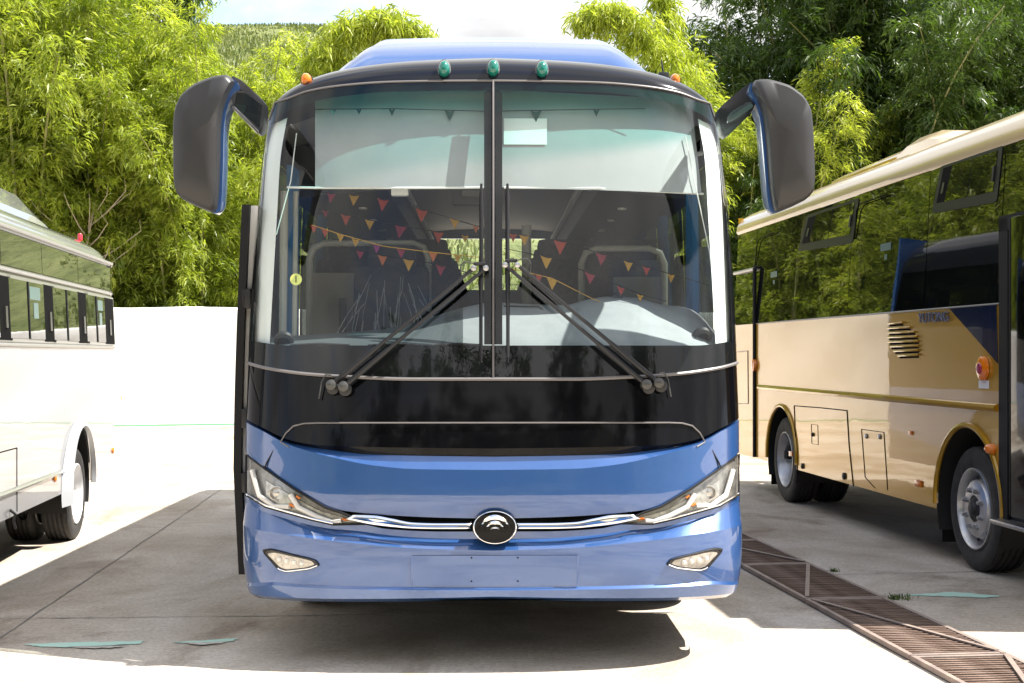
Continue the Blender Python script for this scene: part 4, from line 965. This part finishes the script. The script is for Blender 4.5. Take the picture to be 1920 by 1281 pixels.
cuts = [-1.38] + cuts + [GS1]
obj('glazing_backing', wb(GS0, GS1, ZW + .004, ZG + .01, .02), 'blackframe', gold)
for a, b in zip(cuts[:-1], cuts[1:]):
    obj('window_pane', wb(a + .006, b - .006), 'darkglass', gold)
# roof: cream shoulder over the glass and a crowned top
pr = [(.055, ZG + .005), (.035, ZG + .03), (.045, ZG + .10), (.10, ZG + .18), (.22, ZG + .25), (.5, ZG + .31), (1.2, ZG + .34), (1.9, ZG + .31), (2.18, ZG + .25), (2.30, ZG + .18), (2.36, ZG + .1), (2.36, ZG)]
obj('roof', grid([[(x, s, z) for x, z in pr] for s in (GS0 + .3, GS0 + .5, 0, 2, 4, 6, GS1 - .1, GS1)]), 'cream', gold, angle=60)
obj('roof_front', ([(x, GS0 + .301, z) for x, z in pr], [list(range(len(pr)))]), 'cream', gold, smooth=False)
rings = []
for s, h in ((1.35, .0), (1.6, .10), (2.1, .19), (2.6, .20), (2.75, .15), (4.6, .13), (4.75, .02)):
    rings.append([(.42, s, ZG + .26), (.50, s, ZG + .29 + h*.7), (.62, s, ZG + .31 + h), (1.8, s, ZG + .31 + h), (1.95, s, ZG + .26)])
obj('roof_unit', loft(rings), 'cream', gold, angle=30)
obj('roof_unit_band', box((.47, 2.8, ZG + .29), (.53, 4.6, ZG + .37), .01), 'gold', gold)
obj('body_far_side', join(grid([[(2.4, s, .37), (2.4, s, ZG)] for s in (GS0 + .3, GS1)]), grid([[(0, GS1, .37), (2.4, GS1, .37)], [(.06, GS1, ZG + .2), (2.34, GS1, ZG + .2)]]),
    grid([[(x, GS0 + .25*(abs(x - 1.2)/1.2)**3, z) for x in np.linspace(0, 2.4, 9)] for z in (.37, .8, 1.3)])), 'gold', gold)
obj('windscreen', grid([[(x, GS0 + .25*(abs(x - 1.2)/1.2)**3 + (z-1.3)*.2, z) for x in np.linspace(0.02, 2.38, 9)] for z in (1.3, 2.0, ZG + .02)]), 'darkglass', gold)
obj('underbody', join(box((.25, GS0 + .3, .40), (2.2, -.6, .5)), box((.5, -.6, .40), (1.9, GS1 - .2, .6)), box((.10, .65, .42), (2.3, 3.6, .5)), box((.1, 4.9, .42), (2.3, GS1 - .1, .5))), 'under', gold, smooth=False)
for A, r in ((W1, .56), (W2, .53)):
    obj('wheel_well', wheel_well(A, .44, r, 0.003, .45), 'under', gold)
    obj('arch_flare', join(arch_ring(A, .44, r + .008, -.006, 0, .020)), 'gold', gold)
    obj('mud_flap', box((.06, A + .60, .12), (.36, A + .612, .5)), 'rubber', gold)
wheel(gold, (.17, W1, RW), RW, .27, -1); wheel(gold, (2.2, W1, RW), RW, .27, 1, nuts=0)
wheel(gold, (.16, W2, RW), RW, .26, -1, dish=True); wheel(gold, (.47, W2, RW), RW, .26, -1, dish=True, nuts=0); wheel(gold, (2.2, W2, RW), RW, .27, 1, dish=True, nuts=0)
# moulding along the side and shut lines
zr = 1.145
obj('side_moulding', tube([(-.006, -.36, zr), (-.010, -.34, zr), (-.010, 5.55, zr), (-.006, 5.6, zr)], .026, 8), 'gold', gold)
obj('waist_seal', tube([(-.002, -.40, ZW), (-.002, 5.75, ZW)], .007, 6), 'greyframe', gold)
def gline(pts, r=.005, m='ink', name='shut_line', x=-.002): return obj(name, tube([gp(px, py, x) for px, py in pts], r, 6), m, gold)
gline([(1489, 761), (1540, 765), (1588, 770)]); gline([(1489, 761), (1492, 830), (1496, 892)]); gline([(1588, 770), (1592, 835), (1600, 912)])
gline([(1615, 805), (1657, 811), (1664, 919)], .003); gline([(1615, 805), (1622, 895), (1640, 915)], .003)
gline([(1521, 796), (1533, 797), (1534, 834), (1522, 832), (1521, 796)], .002)
for px in (1735, 1588): pass
for px, py, r in ((1524, 815, .02), (1505, 874, .028), (1583, 893, .032)):
    obj('lock', lathe([(0, r), (-.012, r*.95), (-.018, .0001)], 14, 'x', gp(px, py)), 'plastic', gold)
for px, py in ((1624, 818), (1649, 819)): obj('catch', lathe([(0, .022), (-.01, .02), (-.012, .0001)], 14, 'x', gp(px, py)), 'steel', gold)
# opening windows with frames
def gquad(pts, x0, x1): a = [gp(px, py, 0) for px, py in pts]; return poly_prism([(lean(p.z) + x0, p.y, p.z) for p in a], (1, 0, 0), x1 - x0)
def gframe(tl, tr, br_, bl_):
    fr = obj('window_frame', gquad(rounded((tl, tr, br_, bl_), .06, 2), -.006, -.002), 'blackframe', gold, smooth=False)
    L = lambda a, b, v: (a[0]+(b[0]-a[0])*v, a[1]+(b[1]-a[1])*v)
    Q = lambda u, v: L(L(tl, tr, u), L(bl_, br_, u), v)
    obj('open_gap', gquad((Q(.05, .09), Q(.22, .09), Q(.22, .80), Q(.05, .80)), -.0075, -.0062), 'ink', fr, smooth=False)
    obj('sliding_pane', gquad((Q(.20, .08), Q(.52, .08), Q(.52, .80), Q(.17, .80)), -.0085, -.0076), 'darkglass', fr, smooth=False)
    obj('sliding_pane', gquad((Q(.535, .08), Q(.93, .08), Q(.93, .80), Q(.535, .80)), -.0092, -.0076), 'darkglass', fr, smooth=False)
    obj('latch', gquad((Q(.90, .35), Q(.925, .35), Q(.925, .62), Q(.90, .62)), -.018, -.0093), 'plastic', fr, smooth=False)
    obj('latch', gquad((Q(.10, .40), Q(.13, .40), Q(.13, .62), Q(.10, .62)), -.014, -.0077), 'greyframe', fr, smooth=False)
gframe((1752, 309), (1866, 271), (1860, 379), (1738, 401)); gframe((1503, 404), (1600, 370), (1592, 456), (1490, 472))
gline([(1662, 365), (1612, 383), (1606, 395), (1603, 440), (1602, 448)], .005, name='window_seal', x=.03)
gline([(1452, 436), (1426, 446), (1420, 456), (1416, 497)], .005, name='window_seal', x=.03)
for px, py in ((1655, 470), (1447, 520)):
    a = gp(px, py, 0); obj('window_sticker', join(box((lean(a.z) - .004, a.y - .12, a.z - .0), (lean(a.z) - .002, a.y + .12, a.z + .06)), box((lean(a.z) - .004, a.y - .03, a.z - .14), (lean(a.z) - .002, a.y + .03, a.z - .03))), 'teal_sticker', gold, smooth=False)
# navy corner flash, louvres, badge, lamps
obj('navy_flash', gquad([(1781, 579), (1790, 577), (1869, 571), (1872, 682)], -.004, -.0015), 'navy', gold, smooth=False)
lou = [(1668, 1694), (1668, 1708), (1668, 1716), (1668, 1721), (1669, 1723), (1672, 1723), (1679, 1723), (1687, 1723)]
lv = empty('louvre_vent', (0, 0, 0), 0, gold)
for i, (x0, x1) in enumerate(lou):
    y = 609 + i*8.6
    obj('slot', gquad([(x0, y), (x1, y - 1.6), (x1, y + 1.6), (x0, y + 3.2)], -.003, -.001), 'ink', lv, smooth=False)
    a, b = gp(x0, y - 2.0, 0), gp(x1, y - 3.6, 0)
    obj('louvre_slat', tube([(-.006, a.y, a.z), (-.014, a.y - .01, a.z), (-.014, b.y + .01, b.z), (-.006, b.y, b.z)], .009, 8), 'gold', lv)
c = gp(1752, 596); tm = text_mesh('YUTONG', .105, .005)
mt = Matrix.Translation((-.012, c.y, c.z)) @ Matrix.Rotation(-PI/2, 4, 'Z') @ Matrix.Rotation(PI/2, 4, 'X') @ Matrix.Diagonal((1.3, 1.0, 1, 1))
obj('badge_lettering', xform(tm, mt), 'badge', gold, smooth=False)
c = gp(1845, 691); lm = obj('round_side_lamp', lathe([(0, .082), (-.02, .080), (-.03, .062), (-.034, .0001)], 28, 'x', c), 'amber', gold)
obj('lamp_centre', lathe([(-.033, .04), (-.04, .034), (-.041, .0001)], 20, 'x', c), 'magenta', lm)
obj('data_label', gquad([(1836, 713), (1855, 714), (1855, 729), (1836, 728)], -.004, -.0015), 'paper', gold, smooth=False)
c = gp(1860, 842); rings = [[(-h, c.y + math.cos(a)*.055*k, c.z + math.sin(a)*.036*k) for a in np.linspace(0, 2*PI, 20, False)] for k, h in ((1, 0), (.95, .025), (.7, .042), (.3, .05))]
obj('side_marker', loft(rings), 'amber', gold)
for px, py in ((1723, 907), (1484, 851)):
    c = gp(px, py); obj('side_reflector', box((-.016, c.y - .055, c.z - .025), (0, c.y + .055, c.z + .025), .005), 'amber', gold)
c = gp(1708, 812); obj('side_reflector', box((-.012, c.y - .03, c.z - .015), (0, c.y + .03, c.z + .015), .004), 'amber', gold)
c = gp(1416, 685); obj('round_side_lamp', lathe([(0, .07), (-.03, .065), (-.04, .0001)], 24, 'x', c), 'amber', gold)
# emergency door at the tail: black gasket, outlined hatch
dz = gp(1409, 505).z
obj('door_gasket', tube([(-.01, 5.77, ZK + .01), (-.01, 5.77, dz), (-.01 + lean(dz), 5.77, dz + .02)], .022, 8), 'rubber', gold)
obj('door_gasket', tube([(.01, 5.77, dz), (.01, GS1, dz)], .018, 8), 'silverframe', gold)
gline([(1383, 660), (1402, 658), (1403, 757), (1384, 757)], .006, 'beige')
# entrance doorway at the front with the leaf swung out
obj('door_frame', join(box((-.012, -.53, .42), (.05, -.40, 2.38)), box((-.012, -1.38, 2.30), (.05, -.40, 2.40)), box((-.012, -1.40, .42), (.05, -1.34, 2.38))), 'rubber', gold, smooth=False)
obj('door_light_strip', box((.0, -.62, .9), (.05, -.535, 2.3)), 'trim', gold, smooth=False)
obj('stair_well', join(box((.30, -1.35, .45), (.34, -.5, 2.4)), box((0.02, -1.35, .40), (.34, -.5, .46))), 'under', gold, smooth=False)
obj('entry_step', box((-.10, -1.36, .40), (.02, -.46, .43), .006), 'steel', gold)
dl = obj('entrance_door', box((-.115, -1.75, .48), (-.075, -.80, 2.36), .012), 'black', gold)
obj('door_edge', box((-.117, -.802, .49), (-.073, -.785, 2.35), .004), 'rubber', dl)

# ================================================================ WHITE MINIBUS (left)
WF = Frame(-3.50, 11.4, 0.103)
mini = empty('minibus', (WF.x, WF.y, 0), WF.rz)
tag(mini, 'white minibus parked on the left, only its rear half in the photo', 'bus')
def wp(px, py, x=.003): return WF.at_x(px, py, x)
E0, E1 = -4.2, wp(217, 700).y
AC_ = wp(148, 925).y; RM = .37
ZB, ZT, ZG1, ZG2, ZM = 1.545, 2.335, 2.08, 2.02, .43
obj('side_panel', side_skin(E0, E1 - .10, ZM, ZB, [(AC_, .44, .47)], 0), 'white', mini)
# rounded rear corner and tail
def cornerpt(a, z, r=.12): return (-r + r*math.cos(a), E1 - .10 + .12*math.sin(a), z)
zs = [ZM + .06, .7, 1.0, ZB, ZT]
obj('rear_corner', grid([[(p[0] - max(0, z - ZB)*.04, p[1] - max(0, z-1.2)*.05 - max(0, z - 2.1)*.2, z) for z in zs] for p in [cornerpt(a, 0) for a in np.linspace(0, PI/2, 8)]]), 'white', mini)
obj('tail', grid([[(x, E1 + .02 - max(0, z-1.2)*.05 - max(0, z - 2.1)*.2, z) for z in zs] for x in (-.12, -1.95)]), 'white', mini)
obj('far_side', grid([[(-2.06, s, .43), (-2.06, s, ZT)] for s in (E0, E1)]), 'white', mini)
obj('front_end', grid([[(x, E0 - .10*(1 - (abs(x + 1.03)/1.03)**3) - .0 + max(0, z - 1.1)*.18, z) for x in np.linspace(-2.06, 0, 13)] for z in (.43, .8, 1.1)]), 'white', mini)
obj('windscreen', grid([[(x, E0 - .10*(1 - (abs(x + 1.03)/1.03)**3) + max(0, z - 1.1)*.18, z) for x in np.linspace(-2.06, 0, 13)] for z in (1.1, 1.6, 2.1, ZT + .18)]), 'darkglass', mini)
wl = lambda z: -max(0, z - ZB)*.045
band = lambda s0, s1, z0, z1, x=0.0: grid([[(wl(z) + x, s0, z), (wl(z) + x, s1, z)] for z in np.linspace(z0, z1, 5)])
obj('window_surround', band(E0, E1 - .09, ZB + .003, ZT - .0), 'silverframe', mini)
obj('surround_rail', tube([(wl(ZB) + .004, E0, ZB + .015), (wl(ZB) + .004, E1 - .09, ZB + .015)], .014, 8), 'silverframe', mini)
obj('surround_rail', tube([(wl(2.05) + .004, E0, 2.05), (wl(2.05) + .004, E1 - .12, 2.05)], .012, 8), 'silverframe', mini)
cut = [E0] + [wp(p, 500).y for p in (8, 85, 152)] + [E1 - .13]
for a, b in zip(cut[:-1], cut[1:]):
    obj('upper_pane', band(a + .006, b - .006, ZG1, ZT - .03, .006), 'darkglass', mini)
def wq(px0, px1, z0, z1, x0, x1):
    a, b = wp(px0, 600).y, wp(px1, 600).y
    return poly_prism([(wl(z0) + x0, a, z0), (wl(z0) + x0, b, z0), (wl(z1) + x0, b, z1), (wl(z1) + x0, a, z1)], (1, 0, 0), x1 - x0)
for g0, g1, g2 in ((-75, -2, 22), (19, 83, 104), (101, 147, 167), (163, 197, 214)):
    f = obj('window_frame', wq(g0 - 2, g2 + 1, ZB + .035, ZG2, .004, .010), 'silverframe', mini, smooth=False)
    md = (g0*.45 + g1*.55)
    obj('window_pane', wq(g0, md, ZB + .06, ZG2 - .02, .0105, .013), 'darkglass', f, smooth=False)
    obj('window_pane', wq(md + 1, g1, ZB + .06, ZG2 - .02, .0105, .016), 'darkglass', f, smooth=False)
    obj('mullion', wq(md - .6, md + 1.2, ZB + .06, ZG2 - .02, .0105, .018), 'rubber', f, smooth=False)
    obj('open_gap', wq(g1, g2, ZB + .045, ZG2 - .015, .0105, .0125), 'ink', f, smooth=False)
    zc = 1.74; obj('latch', wq(g1 + (g2-g1)*.45, g1 + (g2-g1)*.6, zc - .07, zc + .07, .0126, .022), 'greyframe', f, smooth=False)
    if g0 != 101: obj('window_sticker', join(wq(md + 2, md + (g1-md)*.75, 1.88, 1.97, .0165, .018), wq(md + (g1-md)*.3, md + (g1-md)*.6, 1.75, 1.86, .0165, .018)), 'teal_sticker', f, smooth=False)
# roof, gutter, roof unit, beacon
pr = [(-.028, ZT - .005), (-.02, ZT + .03), (-.06, ZT + .09), (-.16, ZT + .15), (-.4, ZT + .19), (-1.03, ZT + .22), (-1.66, ZT + .19), (-1.9, ZT + .15), (-2.0, ZT + .08), (-2.03, ZT)]
ends = [(E0, 0, 1), (0, 0, 1), (E1 - .75, -.0, 1), (E1 - .5, -.02, 1), (E1 - .32, -.06, .99), (E1 - .2, -.11, .98), (E1 - .13, -.19, .97)]
obj('roof', grid([[(-1.03 + (x + 1.03)*k, s, max(z + dz*(z - ZT + .02)/.2, ZT - .012)) for x, z in pr] for s, dz, k in ends]), 'white', mini, angle=60)
obj('gutter', tube([(.0, E0, ZT - .01), (.0, E1 - .2, ZT - .01), (-.02, E1 - .13, ZT - .03)], .014, 8), 'silverframe', mini)
u1 = wp(97, 415, -.45).y
rings = []
for s, h in ((E0 + .5, .30), (u1 - 1.0, .30), (u1 - .6, .24), (u1 - .35, .15), (u1 - .22, .11), (u1 - .04, .10), (u1, .08)):
    rings.append([(-.34, s, ZT + .12), (-.37, s, ZT + .12 + h*.55), (-.52, s, ZT + .16 + h), (-1.5, s, ZT + .16 + h), (-1.66, s, ZT + .12 + h*.5), (-1.7, s, ZT + .12)])
obj('roof_unit', loft(rings), 'white', mini, angle=30)
p = wp(150, 441, -.30); obj('roof_beacon', lathe([(-.05, .022), (.004, .022), (.014, .016), (.018, .0001)], 16, 'z', p), 'red', mini)
obj('rear_quarter_glass', poly_prism([(-.035, E1 - .12, 2.08), (-.035, E1 - .04, 2.06), (-.05, E1 - .10, 2.28), (-.05, E1 - .14, 2.29)], (1, 0, 0), .02), 'black', mini, smooth=False)
# wheel arch, wheels, exhaust, flap
obj('wheel_well', wheel_well(AC_, .44, .47, -.003, -.75), 'under', mini)
FL = [(math.cos(a), math.sin(a)) for a in np.linspace(-.05, PI + .22, 34)]
obj('wheel_arch_fender', grid([[(.002, AC_ + c*(.47 + .14*(c < 0)*abs(c)**2 + .05), .44 + n*.545), (.045, AC_ + c*(.50 + .05*(c < 0)), .44 + n*.505), (.055, AC_ + c*.475, .44 + n*.478), (.02, AC_ + c*.468, .44 + n*.468)] for c, n in FL]), 'fender', mini, angle=50)
wheel(mini, (-.12, AC_, RM), RM, .225, 1, 'white_rim', dish=True, nuts=6); wheel(mini, (-.40, AC_, RM), RM, .225, 1, 'white_rim', dish=True, nuts=0)
wheel(mini, (-1.9, AC_, RM), RM, .225, -1, 'white_rim', dish=True, nuts=0); wheel(mini, (-.15, E0 + .9, RM), RM, .225, 1, 'white_rim', nuts=6); wheel(mini, (-1.9, E0 + .9, RM), RM, .225, -1, 'white_rim', nuts=0)
p = wp(113, 955, -.12); q = wp(60, 965, -.35)
obj('exhaust_pipe', join(tube([(q.x, q.y - .3, p.z - .02), (q.x, q.y + .15, p.z), (p.x - .05, p.y + .0, p.z), (p.x + .06, p.y + .0, p.z)], [.035, .035, .035, .05], 16, False)), 'steel', mini)
obj('mud_flap', box((-.35, AC_ + .52, .11), (-.06, AC_ + .53, .47)), 'rubber', mini)
obj('underbody', join(box((-1.9, E0, .45), (-.08, AC_ - .5, .55)), box((-1.7, AC_ - .5, .5), (-.6, E1 - .1, .6))), 'under', mini, smooth=False)
for px, py in ((102, 897), (211, 845)): obj('side_marker', lathe([(0, .028), (.012, .026), (.018, .012), (.018, .0001)], 16, 'x', wp(px, py, 0)), 'amber', mini)
p = wp(32, 840, .002)
obj('hatch_outline', tube([(.001, E0 + .2, p.z), (.001, p.y, p.z), (.001, p.y, ZM + .02)], .004, 6), 'ink', mini)
obj('skirt_rail', tube([(.004, E0, ZM + .17), (.004, AC_ - .62, ZM + .17)], .018, 8), 'white', mini)
p = wp(20, 970, .004); obj('tow_hook', tube([p + Vector((0, -.02, .05)), p + Vector((.03, 0, .02)), p + Vector((.01, .03, -.03)), p + Vector((.02, .05, -.08))], .010, 8), 'plastic', mini)

# ================================================================ drain
def drain():
    k = -.112; e0 = ground(1510, 1132); ux = Vector((k, 1, 0)).normalized(); vx = Vector((1, -k, 0)).normalized()
    W = .50
    org = e0.copy()
    cutl = [-3.1, -1.78, -.55, .0 + .0, 1.42, 2.3, 3.4, 4.6]
    pit = []
    a, b = org + ux*(-3.4), org + ux*5.2
    obj('drain_channel', ([(*(a).xy, .002), (*(a + vx*W).xy, .002), (*(b + vx*W).xy, .002), (*(b).xy, .002)], [[0, 1, 2, 3]]), 'pit', gr, smooth=False)
    places = [('drain grate at the lower right corner of the photo', -3.1, -1.62, 'a', 0), ('rusty drain grate second from the lower right corner, with a diagonal bar', -1.60, -.80 + .80, 'b', 1),
              ('rusty brown drain grate lying in the shade, third from the lower right corner', .02, 1.42, 'a', 0), ('dark drain grate beside the coach bumper, farthest but one', 1.44, 2.7, 'b', 1), ('farthest drain grate, half hidden by the coach', 2.72, 4.6, 'a', 1)]
    yaw = math.atan2(-ux.x, ux.y)
    for lab, s0, s1, dg, tone in places:
        o = org + ux*s0; root = empty('drain_grate', o, yaw); tag(root, lab, 'drain grate', 'steel grates over the drain channel'); L = s1 - s0
        f = lambda lo, hi, nm='frame_bar', m='rustframe': obj(nm, box(lo, hi, .002), m, root, smooth=False)
        f((0, 0, .004), (.028, L, .030)); f((W - .028, 0, .004), (W, L, .030)); f((.03, 0, .004), (W - .03, .03, .028)); f((.03, L - .03, .004), (W - .03, L, .028))
        a, b = ((.03, .04), (W - .03, L - .04)) if dg == 'a' else ((W - .03, .04), (.03, L - .04))
        d = (Vector((b[0], b[1], 0)) - Vector((a[0], a[1], 0))).normalized(); n = Vector((-d.y, d.x, 0))*.013
        A, B_ = Vector((*a, .0285)), Vector((*b, .0285))
        obj('diagonal_bar', poly_prism([A - n, B_ - n, B_ + n, A + n], (0, 0, 1), .008), 'rustframe', root, smooth=False)
        n = int(L/.047); me = None
        for i in range(n):
            y = .045 + (L - .09)*(i + .5)/n
            if me is None:
                q = obj('slat', box((.029, -.009, .006), (W - .029, .009, .026)), 'rust', root, smooth=False); me = q.data
            else: q = link(bpy.data.objects.new('slat', me), root)
            q.location = (0, y, random.uniform(-.0015, .0015)); q.rotation_euler = (0, 0, random.uniform(-.012, .012))
drain()
def tuft(px, py, label, n, r, h):
    c = ground(px, py); V = np.zeros((n, 4, 3)); T = rng.random(n)
    for i in range(n):
        p = np.array([rng.normal(0, r), rng.normal(0, r*.5), 0]); a = rng.uniform(0, 2*PI); l = rng.uniform(.4, 1)*h; w = .0035; s = np.array([-math.sin(a), math.cos(a), 0])*w
        d = np.array([math.cos(a), math.sin(a), 0])*l*rng.uniform(.3, .9)
        V[i] = [p - s, p + s, p + d*.6 + s + [0, 0, l*.7], p + d + [0, 0, l]]
    root = empty('grass_tuft', (c.x, c.y, 0)); tag(root, label, 'grass', 'weeds along the drain'); quads('grass_blade', V, T, 'leaf_dark', root)['kind'] = 'stuff'
tuft(1563, 1072, 'small green weed by the drain, farther from the camera', 40, .018, .035); tuft(1680, 1124, 'wider green weed by the drain, nearer the camera', 100, .05, .04)
